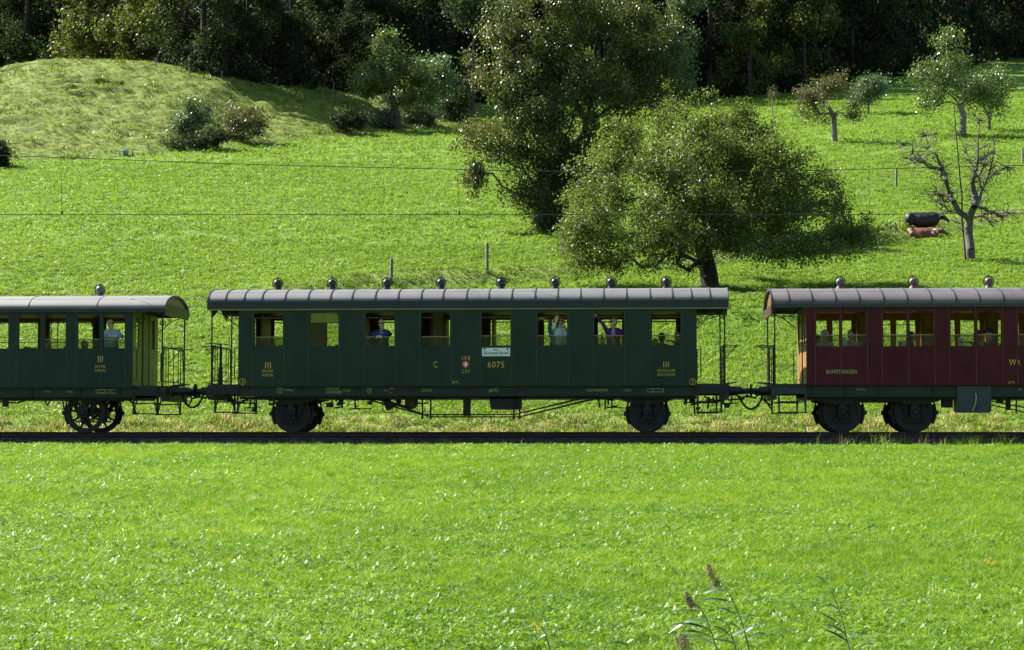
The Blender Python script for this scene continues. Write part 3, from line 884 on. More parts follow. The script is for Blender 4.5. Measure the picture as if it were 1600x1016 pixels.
    for p in (379, 1082):
        c = at(p, 596.5, YN - .003); ring = [(c.x + .078 * math.cos(t), c.y, c.z + .078 * math.sin(t)) for t in [2 * math.pi * i / 24 for i in range(25)]]
        MB().tube(ring, .009, 4, False).build("number_ring", m_yel, co); text("3", p - 1.7, p + 1.7, 593.6, 599.4, Yt, m_yel, co)
    Ys = YN + .118
    for s_, a, c, t, bt, m_ in (("TARA", 432, 441.6, 605.6, 609.6, m_dim), ("TARE", 432, 441.6, 611, 615, m_dim), ("17000kg", 443.6, 458.6, 608, 612.6, m_dim),
                            ("RADSTAND", 510, 530.6, 605.6, 609.8, m_dim), ("ECARTEMENT", 510, 535.4, 611, 615, m_dim), ("9.2m", 537, 547, 608, 612.2, m_dim),
                            ("SBB", 573, 581, 605.8, 609.8, m_dim), ("CFF", 573, 580.6, 611, 615, m_dim), ("Bremse", 600, 608, 608.6, 611.6, m_dim), ("WhP", 609, 616, 605.8, 609.4, m_dim), ("Gr", 609, 612.4, 612, 615, m_dim),
                            ("SCHWEIZ", 658.6, 675.4, 607.6, 612.4, m_dim), ("6075", 764, 778.6, 607.4, 613, m_dim), ("HASLERBREMSEN", 916.4, 949.4, 608, 611.8, m_dim), ("4.60m", 974, 986, 608, 611.4, m_dim)):
        text(s_, a, c, t, bt, Ys, m_, co)
    b = MB(); a, c = at(1011.3, 612.6, Ys), at(1036.6, 607.8, Ys)
    for p, q in (((a.x, a.z), (c.x, a.z)), ((a.x, c.z), (c.x, c.z)), ((a.x, a.z), (a.x, c.z)), ((c.x, a.z), (c.x, c.z)), ((a.x + .14, a.z), (a.x + .14, c.z))):
        b.box(min(p[0], q[0]) - .006, max(p[0], q[0]) + .006, Ys - .003, Ys + .003, min(p[1], q[1]) - .006, max(p[1], q[1]) + .006)
    b.build("label_frame", m_dim, co)
    # crest: red shield with the white cross
    c = at(727.6, 569.4, YN - .004); w, h = .095, .095
    sh = [(-w, h), (-w * .45, h * .86), (0, h * 1.04), (w * .45, h * .86), (w, h), (w * .96, -h * .25), (w * .6, -h * .75), (0, -h * 1.1), (-w * .6, -h * .75), (-w * .96, -h * .25)]
    MB().prism([(c.x + p[0], c.z + p[1]) for p in sh][::-1], 'y', YN - .006, YN - .001).build("crest_shield", mat("crest_red", (0.55, 0.02, 0.05), .4, 0, .05), co)
    b = MB(); b.box(c.x - .062, c.x + .062, YN - .010, YN - .0065, c.z - .020, c.z + .020).box(c.x - .020, c.x + .020, YN - .0104, YN - .0069, c.z - .062, c.z + .062); b.build("crest_cross", m_white, co)
    # destination board hangs below the fifth window
    a, d = at(753.2, 556.8, YN - .02), at(797, 543.6, YN - .02)
    sg = thing("destination_sign", "white enamel destination board hanging below the fifth window of the green coach", "sign", ((a.x + d.x) / 2, YN - .02, a.z))
    MB().box(a.x, d.x, YN - .028, YN - .012, a.z, d.z).build("board", m_white, sg)
    for p in (757, 793):
        c = at(p, 545.4, YN - .03); MB().lathe([(0, -.012), (.022, -.01), (.022, .004)], (c.x, YN - .03, c.z), 'y', 10).box(c.x - .012, c.x + .012, YN - .034, YN - .012, c.z, c.z + .05).build("hook", m_black, sg)
    text("Bauma", 770.6, 778.6, 545.0, 547.6, YN - .029, m_black, sg); text("Bäretswil-Hinwil", 756, 794.6, 548.6, 554.2, YN - .029, m_black, sg)
    c = at(775, 555, YN - .03); MB().box(c.x - .013, c.x + .013, YN - .031, YN - .0285, c.z - .006, c.z + .006).build("dot", m_black, sg)
    return dict(co=co, zfl=zfl, wins=wins, zt=zt)
MID = middle_coach()

# ================================================================== left coach
def left_coach():
    xb = px2x(207); re1 = px2x(258); x_far = -24.5
    zb, zt = Z_(606, YN, 100), Z_(487, YN, 100); zfl = zb + .05
    co = thing("passenger_coach", "dark blue-green third class coach with paired windows, spoked wheels and a smooth pale roof", "railway coach", ((x_far + xb) / 2, YC, 0), "coaches of the train")
    pairs = [(-93, -60), (-53, -20), (-21 + 0, 12.3), (28.5, 62), (69, 102), (121, 155), (161, 194.8)]
    pairs = [(-157, -123), (-116, -83), (-66, -32), (-25 + 3.5, 12.3), (28.5, 62), (69, 102), (121, 155), (161, 194.8)]
    wz0, wz1 = Z_(544.5, YN, 100), Z_(492.5, YN, 100)
    wins = [(px2x(a), px2x(b), wz0, wz1, Z_(531, YN, 100) if b in (155, 194.8, 102) else None) for a, b in pairs]
    build_side(co, m_green_left, wins, x_far, xb, zb, zt, True)
    far = [(w[0], w[1], wz0, wz1, None) for w in wins]
    build_side(co, m_green_left, far, x_far, xb, zb, zt, False, inner=.03)
    b = MB()
    for w in wins:
        for z in (wz0 + .10, wz0 + .28): b.tube([(w[0] - .02, YF + .02, z), (w[1] + .02, YF + .02, z)], .012, 5)
    b.build("window_bar", m_iron, co)
    b = MB(); b.box(x_far, x_far + .05, YN + .05, YF - .05, zb, zt); b.build("end_wall", m_green_left, co)
    zr = Z_(463, YC, 200); z_e = zt + .06
    xs = list(np.linspace(x_far, re1, 8))
    build_roof(co, xs, 1.47, z_e, zr, m_roof_left, rib=False, thick=.05, jitter=.002)
    b = MB()
    for x in xs[1:-1]: b.tube([(x, YC + p[0] * 1.003, p[1] + .003) for p in roof_profile(1.47, z_e, zr)], .008, 4)
    b.build("roof_seam", m_seam, co)
    for s, y in ((-1, YN - .06), (1, YF + .06)):
        MB().box(x_far, re1 - .01, y - .012, y + .012, zt - .02, z_e + .015).build("roof_fascia", m_fascia, co)
    prof = roof_profile(1.42, z_e, zr - .05)
    b = MB(); b.prism([(YC + p[0], p[1]) for p in prof], 'x', re1 - .10, re1 - .07); b.build("canopy_inner", m_tan, co)
    b = MB(); b.box(re1 - .06, re1 - .01, YN + .02, YF - .02, zt - .09, zt + .20); b.build("canopy_beam", m_fascia, co)
    b = MB(); b.tube([(re1 - .5, YN + .4, z_e), (re1 - .4, YN + .4, z_e)], .01, 4)
    for (p, q) in ((130, 185), (205, 250), (20, 90)):
        yy = YC - .5; z = z_e + (zr - z_e) * math.sqrt(1 - (.5 / 1.47) ** 2)
        b.tube([(px2x(p), yy, z + .02), (px2x((p + q) / 2), yy + .1, z + .07), (px2x(q), yy + .2, z + .06)], .008, 4)
    b.build("roof_cable", m_iron, co)
    link("ventilator", ventilator_mesh("grey"), co, (X_(157, YC, 450), YC - .05, zr - .01))
    link("ventilator", bpy.data.meshes["ventilator.001"] if "ventilator.001" in bpy.data.meshes else ventilator_mesh("grey"), co, (X_(-60, YC, 450), YC - .05, zr - .01))
    MB().box(x_far + .05, xb - .05, YN + .052, YF - .052, zb, zfl).build("floor", m_floor, co)
    MB().box(x_far + .05, xb - .05, YN + .052, YF - .052, zt - .03, zt + .01).build("ceiling", m_woodd, co)
    for y0, y1 in ((YN + .083, YN + .10), (YF - .10, YF - .083)):
        MB().box(x_far + .06, xb - .06, y0, y1, zfl, wz0 - .06).build("dado", m_woodl, co)
    b = MB(); zl = wz1 - .06
    for k in range(3):
        b.tube([(x_far + .2, YF - .2 - k * .1, zl), (xb - .2, YF - .2 - k * .1, zl)], .012, 4)
    for p in (36, 46, 54, 88, 128, 138, 170):
        b.tube([(px2x(p), YF - .15, zl - .02), (px2x(p) + .03, YF - .45, zl + .07), (px2x(p) + .25, YF - .5, zl + .09)], .014, 4)
    b.build("luggage_rack", m_woodd, co)
    b = MB()
    for p in (37, 48, 125): b.tube([(px2x(p), YF - .35, zfl), (px2x(p), YF - .35, zt - .03)], .014, 5)
    b.build("grab_pole", m_iron, co)
    b = MB(); b.box(px2x(52), px2x(56), YN + .6, YN + .64, Z_(520, YN + .6, 60), zt - .1)
    b.prism([(px2x(131), Z_(504, YN + .6, 60)), (px2x(134), Z_(503, YN + .6, 60)), (px2x(139), Z_(516, YN + .6, 60)), (px2x(136), Z_(517, YN + .6, 60))], 'y', YN + .6, YN + .63)
    b.build("leather_strap", m_iron, co)
    spots = []
    for k, p in enumerate((-60, -10, 20, 52, 84, 115, 150)):
        spots += [(px2x(p), YF - .62, k % 2), (px2x(p), YN + .62, k % 2)] if p != 150 else [(px2x(p), YF - .62, 0)]
    benches(co, spots, zfl)
    end_platform(co, xb, re1, zfl, zt, 1, m_iron, m_yelend, m_yelend, m_iron)
    buffers(co, re1 + .07, 1, 1.06, .64)
    zs0 = Z_(620, YN + .12, 100)
    for s, y in ((-1, YN + .14), (1, YF - .14)):
        MB().box(x_far, xb + .02, y - .02, y + .02, zs0, zb - .004).box(x_far, xb + .02, y - .05, y + .05, zs0 - .022, zs0 - .002).build("solebar", m_frame, co)
        b = MB()
        for p in (46, 122, 184, -30):
            x = px2x(p); b.box(x - .05, x + .05, y + s * .022, y + s * .06, zs0, zb - .006)
        b.build("body_bracket", m_iron, co)
    MB().box(x_far, xb, YN + .25, YF - .25, zs0 - .08, zs0 - .024).build("underframe", m_iron, co)
    b = MB(); y = YN + .3
    b.tube([at(0, 628, y), at(25, 630, y), at(40, 626, y), at(42, 622, y)], .018, 6).box(px2x(0), px2x(8), y - .06, y + .06, Z_(636, y, 0), zs0 - .03)
    b.tube([at(68, 621, y), at(74, 633, y), at(82, 622, y)], .026, 6).tube([at(20, 625, y), at(66, 623, y)], .016, 6)
    for p in (97, 187): b.tube([at(p, 620, y), at(p + (3 if p < 130 else -3), 640, y)], .022, 6)
    b.tube([at(188, 626, y), at(200, 624, y), at(207, 630, y), at(213, 648, y)], .026, 6)
    b.build("brake_rigging", m_iron, co)
    wheelset(co, X_(133.8, YC - .8, 645), .50, spoked=True)
    wheelset(co, X_(133.8, YC - .8, 645) - 6.2, .50, spoked=True)
    Yt = YN - .001
    text("III", 152.8, 160.6, 556.2, 566, Yt, m_yel, co); text("RAUCHER", 148.6, 165, 570.8, 574.6, Yt, m_yel, co); text("FUMEURS", 148.6, 165, 577.2, 581.2, Yt, m_yel, co)
    Ys = YN + .118
    text("11.70m", 68, 79, 610.4, 613.4, Ys, m_dim, co); text("4.60m", 104, 114, 610.4, 613.4, Ys, m_dim, co)
    b = MB()
    for (p0, p1, q0, q1) in ((150, 185, 609, 614.4), (154.6, 164, 609.4, 614), (172, 172.6, 609.4, 614)):
        a, c = at(p0, q1, Ys), at(p1, q0, Ys)
        for (x0, x1, z0, z1) in ((a.x, c.x, a.z, a.z), (a.x, c.x, c.z, c.z), (a.x, a.x, a.z, c.z), (c.x, c.x, a.z, c.z)):
            b.box(x0 - .006, x1 + .006, Ys - .003, Ys + .003, z0 - .006, z1 + .006)
        Ys -= .0006
    b.build("label_frame", m_dim, co)
    hose(co, at(284, 617, YC - .5), at(318, 616, YC - .5), .34)
    hose(co, at(287, 618, YC + .4), at(300, 622, YC + .4), .22, .022)
    return dict(co=co, zfl=zfl, wins=wins, zt=zt)
LEFT = left_coach()

# ================================================================== red buffet coach
def red_coach():
    xa = px2x(1260); re0 = px2x(1205); x_far = 17.0
    zb, zt = Z_(602.5, YN, 1400), Z_(479, YN, 1400); zfl = zb + .05
    co = thing("buffet_coach", "dark red buffet coach with paired windows and brown ball ventilators", "railway coach", ((x_far + xa) / 2, YC, 0), "coaches of the train")
    pp = [(1276, 1311.6), (1316.5, 1353.5), (1380.5, 1417), (1422, 1458.7), (1486, 1523), (1528, 1565), (1592, 1629), (1634, 1671), (1698, 1735), (1740, 1777)]
    wz0, wz1 = Z_(541, YN, 1400), Z_(487, YN, 1400)
    wins = [(px2x(a), px2x(b), wz0, wz1, Z_(524, YN, 1400)) for a, b in pp]
    build_side(co, m_red, wins, xa, x_far, zb, zt, True, frame_mat=m_redtrim)
    far = []
    for i in range(0, len(wins), 2):
        a, d = wins[i][0], wins[i + 1][1]; m_ = (a + d) / 2 - .02
        far += [(a - .04, m_ - .05, wz0, wz1 - .05, None), (m_ + .05, d - .04, wz0, wz1 - .05, None)]
    build_side(co, m_red, far, xa, x_far, zb, zt, False, frame_mat=m_orange, inner=.03)
    b = MB()
    for i, w in enumerate(far):
        z = wz0 + (.27 if i < 2 else .38); b.tube([(w[0], YF - .06, z), (w[1], YF - .06, z)], .013, 5)
        if i in (2, 3): b.tube([(w[0], YF - .06, z + .3), (w[1], YF - .06, z + .3)], .013, 5)
    b.build("window_bar", m_iron, co)
    MB().box(x_far - .05, x_far, YN + .05, YF - .05, zb, zt).build("end_wall", m_red, co)
    ribs = [1206, 1233, 1269, 1306, 1343, 1381, 1418, 1455.5, 1494, 1531, 1568.6, 1606, 1643, 1681, 1718, 1755, 1792, 1830, 1868, 1900]
    zr = Z_(451.5, YC, 1300); z_e = zt + .06
    build_roof(co, [px2x(p) for p in ribs], 1.47, z_e, zr, m_roof_red, thick=.05, jitter=.003)
    for s, y in ((-1, YN - .055), (1, YF + .055)):
        MB().box(re0, x_far, y - .015, y + .015, zt - .02, z_e + .015).build("roof_fascia", m_seam, co)
    prof = roof_profile(1.42, z_e, zr - .05)
    MB().prism([(YC + p[0], p[1]) for p in prof], 'x', re0 + .09, re0 + .12).build("canopy_inner", m_woodd, co)
    MB().box(re0 + .01, re0 + .06, YN + .02, YF - .02, zt - .18, zt + .05).build("canopy_beam", m_redtrim, co)
    vm = ventilator_mesh("brown")
    for p in (1312.5, 1427, 1545, 1662): link("ventilator", vm, co, (X_(p, YC, 450), YC, zr))
    MB().box(xa + .05, x_far - .05, YN + .052, YF - .052, zb, zfl).build("floor", m_floor, co)
    MB().box(xa + .05, x_far - .05, YN + .052, YF - .052, zt - .03, zt + .01).build("ceiling", m_orange, co)
    for y0, y1 in ((YN + .083, YN + .10), (YF - .10, YF - .083)):
        MB().box(xa + .06, x_far - .06, y0, y1, zfl, wz0 - .06).build("dado", m_woodl, co)
    b = MB()
    for i in range(0, len(far) - 2, 2):
        b.box(far[i + 1][1] + .055, far[i + 2][0] - .055, YF - .08, YF - .055, wz0 - .05, zt - .03)
    b.box(xa + .06, far[0][0] - .055, YF - .08, YF - .055, wz0 - .05, zt - .03)
    b.build("inner_panelling", m_woodl, co)
    MB().box(xa + .06, x_far - .06, YF - .098, YF - .084, wz1 + .0, zt - .04).build("header_board", m_orange, co)
    b = MB()
    for i in range(0, len(far) - 2, 2):
        x = (far[i + 1][1] + far[i + 2][0]) / 2 - .12; b.box(x, x + .07, YF - .30, YF - .10, zfl, zt - .05)
    b.build("partition", m_orange, co)
    spots = []
    for i in range(0, len(wins), 2):
        c = (wins[i][1] + wins[i + 1][0]) / 2
        for y in (YN + .62, YF - .62): spots += [(c - .50, y, 1), (c + .50, y, 0)]
    benches(co, spots, zfl)
    for i in range(0, len(wins), 2):
        c = (wins[i][1] + wins[i + 1][0]) / 2
        for y in (YN + .55, YF - .55):
            b = MB(); b.box(c - .24, c + .24, y - .42, y + .42, zfl + .84, zfl + .87).tube([(c, y, zfl), (c, y, zfl + .84)], .04, 8); b.build("table", m_seatw, co)
    end_platform(co, xa, re0, zfl, zt, -1, m_iron, m_orange, m_endwood, mat("step_bluegrey", (0.02, 0.028, 0.034), .5), door_wood=m_orange)
    buffers(co, re0 + .02, -1, 1.06, .52)
    zs0 = Z_(619, YN + .12, 1400)
    m_dg = mat("frame_green", (0.008, 0.017, 0.010), .55)
    for s, y in ((-1, YN + .14), (1, YF - .14)):
        MB().box(xa - .02, x_far, y - .02, y + .02, zs0, zb - .004).box(xa - .02, x_far, y - .05, y + .05, zs0 - .022, zs0 - .002).build("solebar", m_dg, co)
        b = MB()
        for p in (1270, 1322, 1374, 1460, 1640): x = px2x(p); b.box(x - .03, x + .03, y + s * .022, y + s * .06, zs0, zb - .006)
        b.build("body_bracket", m_iron, co)
    MB().box(xa, x_far, YN + .25, YF - .25, zs0 - .08, zs0 - .024).build("underframe", m_iron, co)
    # bogie: side frames and two axles
    xw = [X_(1315.5, YC - .8, 645), X_(1427.5, YC - .8, 645)]
    for s in (-1, 1):
        y = YC + s * 1.0; b = MB(); r = .5
        x0, x1 = xw[0] - .62, xw[1] + .62
        b.prism([(x0, r + .42), (x0, r + .28), (xw[0] - .2, r + .20), (xw[0] + .2, r + .20), (xw[0] + .45, r + .27), (xw[1] - .45, r + .27), (xw[1] - .2, r + .20), (xw[1] + .2, r + .20), (x1, r + .28), (x1, r + .42)], 'y', y - .05, y + .05)
        b.box(x0, x1, y - .08, y + .08, r + .42, r + .45)
        b.build("bogie_frame", m_iron, co)
    for x in xw: wheelset(co, x, .50, spring=False)
    # lettering, box
    Yt = YN - .001
    text("BUFFETWAGEN", 1291.6, 1338.4, 577.8, 584.2, Yt, m_dim, co); text("WR", 1577, 1594.6, 562.4, 571, Yt, m_yel, co); text("65 PL", 1575.6, 1586, 595.6, 599.8, Yt, m_yel, co)
    b = MB()
    for p, q, y in ((1576.6, 1580.2, 562.6), (1582.2, 1585.4, 562.6)):
        a, c = at(p, y + .5, Yt), at(q, y - .5, Yt); b.box(a.x, c.x, Yt - .004, Yt + .002, a.z, c.z)
    b.build("letter_serif", m_yel, co)
    text("4.60m", 1338, 1352, 607.2, 610, YN + .118, m_dim, co); text("8m", 1590.5, 1596, 606.8, 610.4, YN + .118, m_dim, co)
    x0, x1 = px2x(1495), px2x(1548.6); za, zc = Z_(645, YN, 1500), Z_(603.4, YN, 1500)
    b = MB(); m_box = mat("locker_bluegrey", (0.026, 0.042, 0.058), .45)
    b.prism([(x0 + .04, za), (x0, za + .05), (x0, zc), (x1, zc), (x1, za + .05), (x1 - .04, za)], 'y', YN + .06, YN + .6)
    bx = b.build("under_locker", m_box, co)
    lx = px2x(1522.5); MB().box(lx - .03, lx + .03, YN + .045, YN + .058, za + .05, zc - .02).box(lx + .02, x1 - .03, YN + .048, YN + .058, za + .04, zc - .02).box(x0 + .03, lx - .035, YN + .048, YN + .058, za + .04, zc - .02).build("locker_door", m_box, bx)
    MB().tube([at(1524.5, 614.5, YN + .03), at(1525.5, 622, YN + .02), at(1524, 631, YN + .015), at(1521.5, 638, YN + .02), at(1519.5, 643, YN + .03)], .018, 6).build("cord", mat("cord_yellow", (.40, .34, .08), .6), bx)
    b = MB(); y = YN + .4
    b.tube([at(1549, 627, y), at(1620, 641, y)], .016, 6).tube([at(1549, 633, y), at(1620, 648, y)], .016, 6).box(px2x(1562), px2x(1572), y, y + .2, Z_(630, y, 1560), zs0 - .02).box(px2x(1577), px2x(1583), y, y + .2, Z_(641, y, 1560), zs0 - .02).tube([at(1588, 618, y), at(1588, 645, y)], .02, 6)
    b.box(px2x(1476), px2x(1492), y, y + .3, Z_(637, y, 1500), zs0 - .02)
    b.build("brake_rigging", m_iron, co)
    hose(co, at(1155, 618, YC - .5), at(1192, 617, YC - .5), .36)
    hose(co, at(1194, 620, YC - .3), at(1207, 640, YC - .3), .05, .022); hose(co, at(1190, 620, YC + .2), at(1206, 632, YC + .2), .06, .022)
    return dict(co=co, zfl=zfl, wins=wins, zt=zt)
RED = red_coach()
hose(MID["co"], at(1128, 618, YC - .6), at(1144, 619, YC - .6), .30, .022)
hose(MID["co"], at(1100, 619, YC - .3), at(1140, 618, YC - .3), .12, .022)
fit_texts()
# ------------------------------------------------------------------ trees
m_bark = mat("bark", (0.060, 0.048, 0.036), 0.9, 0, 0.4, 6, bump=0.8, bscale=18)
m_bark_grey = mat("bark_grey", (0.17, 0.155, 0.13), 0.9, 0, 0.35, 5, bump=0.8, bscale=18)
m_bark_dark = mat("bark_dark", (0.03, 0.026, 0.02), 0.9, 0, 0.4, 6, bump=0.8, bscale=18)
m_apple = leaf_mat("apple_leaf", [(0.1, (0.055, 0.088, 0.022)), (0.5, (0.095, 0.14, 0.036)), (0.85, (0.14, 0.17, 0.052)), (1.0, (0.17, 0.12, 0.03))], 0.42, 0.48, 0.36, tcol=(1.5, 1.5, .5))
m_pear = leaf_mat("pear_leaf", [(0.1, (0.040, 0.070, 0.022)), (0.5, (0.066, 0.102, 0.030)), (0.72, (0.11, 0.112, 0.042)), (0.88, (0.085, 0.040, 0.028)), (1.0, (0.17, 0.10, 0.015))], 0.36, 0.45, 0.45, tcol=(1.6, 1.4, .4))
m_fruit = leaf_mat("fruit_leaf", [(0.1, (0.055, 0.10, 0.028)), (0.5, (0.095, 0.145, 0.042)), (1.0, (0.15, 0.19, 0.065))], 0.36, 0.38, 0.5, tcol=(1.4, 1.4, .6))
m_pale = leaf_mat("pale_leaf", [(0.1, (0.06, 0.10, 0.045)), (0.5, (0.10, 0.15, 0.07)), (1.0, (0.15, 0.19, 0.10))], 0.36, 0.42, 0.5, tcol=(1.2, 1.3, .7))
m_brown = leaf_mat("brownish_leaf", [(0.1, (0.055, 0.075, 0.026)), (0.5, (0.10, 0.105, 0.042)), (1.0, (0.16, 0.12, 0.065))], 0.36, 0.42, 0.4, tcol=(1.3, 1.2, .6))
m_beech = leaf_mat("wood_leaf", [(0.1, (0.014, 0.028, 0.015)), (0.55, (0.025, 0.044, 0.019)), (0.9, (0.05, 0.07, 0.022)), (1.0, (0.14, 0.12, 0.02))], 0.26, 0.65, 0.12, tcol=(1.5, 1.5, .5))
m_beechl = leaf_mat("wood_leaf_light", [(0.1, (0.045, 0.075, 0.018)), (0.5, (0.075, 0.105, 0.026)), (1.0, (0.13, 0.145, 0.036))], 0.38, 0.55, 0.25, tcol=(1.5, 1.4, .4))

def leaf_quads(C, size, rng, up=0.5, out=None, droop=0.0, aspect=0.52):
    n = len(C)
    nrm = rng.normal(size=(n, 3)); nrm[:, 2] += up
    if out is not None: nrm += out * 0.8
    nrm /= np.linalg.norm(nrm, axis=1, keepdims=True) + 1e-9
    t = rng.normal(size=(n, 3)); t[:, 2] -= droop
    t -= nrm * (t * nrm).sum(1, keepdims=True); t /= np.linalg.norm(t, axis=1, keepdims=True) + 1e-9
    b = np.cross(nrm, t)
    L = (size * rng.uniform(0.65, 1.3, n))[:, None]
    p0 = C; p2 = C + t * L - nrm * L * .12
    p1 = C + t * L * .5 + b * L * aspect * .5; p3 = C + t * L * .5 - b * L * aspect * .5
    V = np.stack([p0, p1, p2, p3], 1).reshape(-1, 3)
    F = np.arange(4 * n).reshape(n, 4)
    return V, F

def grow(trunk, tr_r, clusters, rng, step=0.45, wig=0.10, pull=0.3, tip=0.012, expo=2.4):
    """branches from the trunk polyline to every cluster point: nodes, parents, radii"""
    P = [np.array(p, float) for p in trunk]; par = [-1] + list(range(len(trunk) - 1)); dist = [0.0]
    for i in range(1, len(P)): dist.append(dist[-1] + np.linalg.norm(P[i] - P[i - 1]))
    N0 = len(P); first = max(1, N0 // 2)
    arr = np.array(P); darr = np.array(dist)
    top = P[-1]
    order = np.argsort(np.linalg.norm(clusters - top, axis=1))
    pts = list(arr); dd = list(darr)
    cap = 60000
    buf = np.zeros((cap, 3)); bd = np.zeros(cap); n = len(pts)
    buf[:n] = arr; bd[:n] = darr
    for ci in order:
        c = clusters[ci]
        v = c - buf[first:n]
        dl = np.linalg.norm(v, axis=1)
        k = int(np.argmin(dl * 1.0 + pull * bd[first:n] + np.maximum(0, -v[:, 2]) * .5)) + first
        a = buf[k].copy(); L = np.linalg.norm(c - a); m = max(1, int(L / step))
        prev = k; amp = wig * min(L, 2.0)
        off = rng.normal(size=3) * amp
        for j in range(1, m + 1):
            t = j / m
            q = a + (c - a) * t + off * math.sin(math.pi * t) + np.array([0, 0, 0.10 * L * math.sin(math.pi * t)]) + rng.normal(size=3) * .02 * (t < 1)
            if n >= cap: break
            buf[n] = q; bd[n] = bd[prev] + np.linalg.norm(q - buf[prev]); par.append(prev); prev = n; n += 1
    r = np.zeros(n); child = np.zeros(n)
    for i in range(n - 1, 0, -1):
        rr = max(child[i], tip ** expo); r[i] = rr ** (1 / expo); child[par[i]] += rr
    r[0] = child[0] ** (1 / expo)
    sc = tr_r / max(r[0], 1e-6)
    if sc < 1: r = np.maximum(r * sc, tip * .6)
    else:
        for i in range(N0): r[i] = r[i] * sc
        w = np.clip(1 - bd[:n] / (bd[:N0].max() * 3.0), 0, 1); r[N0:] *= (1 + (min(sc, 2.2) - 1) * w[N0:])
    return buf[:n], par, r

def branch_mesh(name, P, par, r, material, sides=6, thin=0.0):
    V = []; F = []
    P = np.asarray(P)
    idx = [i for i in range(1, len(P)) if r[i] > thin]
    for i in idx:
        a, b = P[par[i]], P[i]
        d = b - a; L = np.linalg.norm(d)
        if L < 1e-5: continue
        d = d / L
        u = np.cross(d, [0, 0, 1.0] if abs(d[2]) < .9 else [1.0, 0, 0]); u /= np.linalg.norm(u); w = np.cross(u, d)
        k = sides + 2 if r[i] > .09 else (sides - 1 if r[i] > .03 else 3)
        n0 = len(V)
        ra = r[i] if par[i] > 0 and r[par[i]] > r[i] * 1.7 else r[par[i]]
        for (c, rr) in ((a - d * rr_ov(r[i]), ra), (b, r[i])):
            for q in range(k):
                t = 2 * math.pi * q / k
                V.append(c + (u * math.cos(t) + w * math.sin(t)) * rr)
        for q in range(k):
            F.append((n0 + q, n0 + (q + 1) % k, n0 + k + (q + 1) % k, n0 + k + q))
    me = fast_mesh(name, np.array(V), np.array(F), [material], smooth=True)
    return me
def rr_ov(r): return r * 0.25

def plant(name, label, cat, base, lobes, trunk, tr_r, n_cl, n_leaf, leaf, m_leaf, m_wood, seed, spread=0.28, depth=0.9, s=None, py0=None, px0=None,
          tint=None, up=0.5, droop=0.0, shell=2.6, wig=0.10, pull=0.3, group=None, gap=0.0, gap_t=-0.22, bough=7, bsig=.42, tip=0.011, link_it=True, step=0.45, aspect=.55):
    """tree or bush; lobes: (px, py, rx, ry, weight[, depth offset in m]) in photo pixels at the base's distance (or metres when s = 1)"""
    rng = np.random.default_rng(seed)
    if s is None: s = 1.0 / ppm(base)
    A = []
    for l in lobes:
        dy = l[5] if len(l) > 5 else 0.0
        A.append(((l[0] - px0) * s, dy, (py0 - l[1]) * s, l[2] * s, l[2] * s * depth, l[3] * s, l[4] * l[2] * l[3]))
    w = np.array([a[6] for a in A]); w = w / w.sum()
    ks = rng.choice(len(A), size=n_cl, p=w)
    dirs = rng.normal(size=(n_cl, 3)); dirs /= np.linalg.norm(dirs, axis=1, keepdims=True)
    rad = rng.random(n_cl) ** (1 / shell)
    a = np.array(A)[ks]
    C = a[:, 0:3] + dirs * rad[:, None] * a[:, 3:6]
    if bough:                                                    # gather the twigs into boughs with gaps between them
        nb = max(3, n_cl // bough); own = rng.integers(0, nb, n_cl); B_ = C[:nb]
        sg = np.minimum(a[own, 3:6] * .55, bsig) * np.array([1, 1, .62])
        C = B_[own] + rng.normal(size=(n_cl, 3)) * sg * rng.uniform(.5, 1.25, nb)[own][:, None]
    if gap:
        q = fbm(C[:, 0] * gap + 5, C[:, 2] * gap + C[:, 1] * gap * .7, seed, 2)
        C = C[q > gap_t]
    C = C[C[:, 2] > 0.12]
    out = (C - np.average(C, axis=0)); out /= np.linalg.norm(out, axis=1, keepdims=True) + 1e-6
    tr = [np.array([(p[0] - px0) * s, (p[2] if len(p) > 2 else 0.0), (py0 - p[1]) * s]) for p in trunk]
    tr[0][2] -= 0.25
    P, par, r = grow(tr, tr_r, C, rng, step=step, wig=wig, pull=pull, tip=tip)
    r[0] *= 1.35
    wood = branch_mesh(name + "_trunk", P, par, r, m_wood)
    if n_leaf:
        per = max(1, n_leaf // max(1, len(C)))
        cid = np.repeat(np.arange(len(C)), per)
        off = rng.normal(size=(len(cid), 3)) * spread * rng.uniform(.6, 1.3, len(C))[cid][:, None]
        off[:, 2] -= droop * np.abs(rng.normal(size=len(cid))) * spread
        LC = C[cid] + off
        LC[:, 2] = np.maximum(LC[:, 2], 0.05)
        V, F = leaf_quads(LC, leaf, rng, up, out[cid] * .6, droop, aspect)
        tn = rng.uniform(0, 1, len(C))[cid] * .45 + rng.uniform(0, 1, len(cid)) * .4
        if tint is not None: tn = tn + tint(LC, rng)
        crown = fast_mesh(name + "_crown", V, F, [m_leaf], tint=np.repeat(np.clip(tn, 0, 1), 4))
    else: crown = None
    if not link_it: return wood, crown
    o = thing(name, label, cat, base, group)
    link("trunk", wood, o)
    if crown: link("crown", crown, o)
    return o

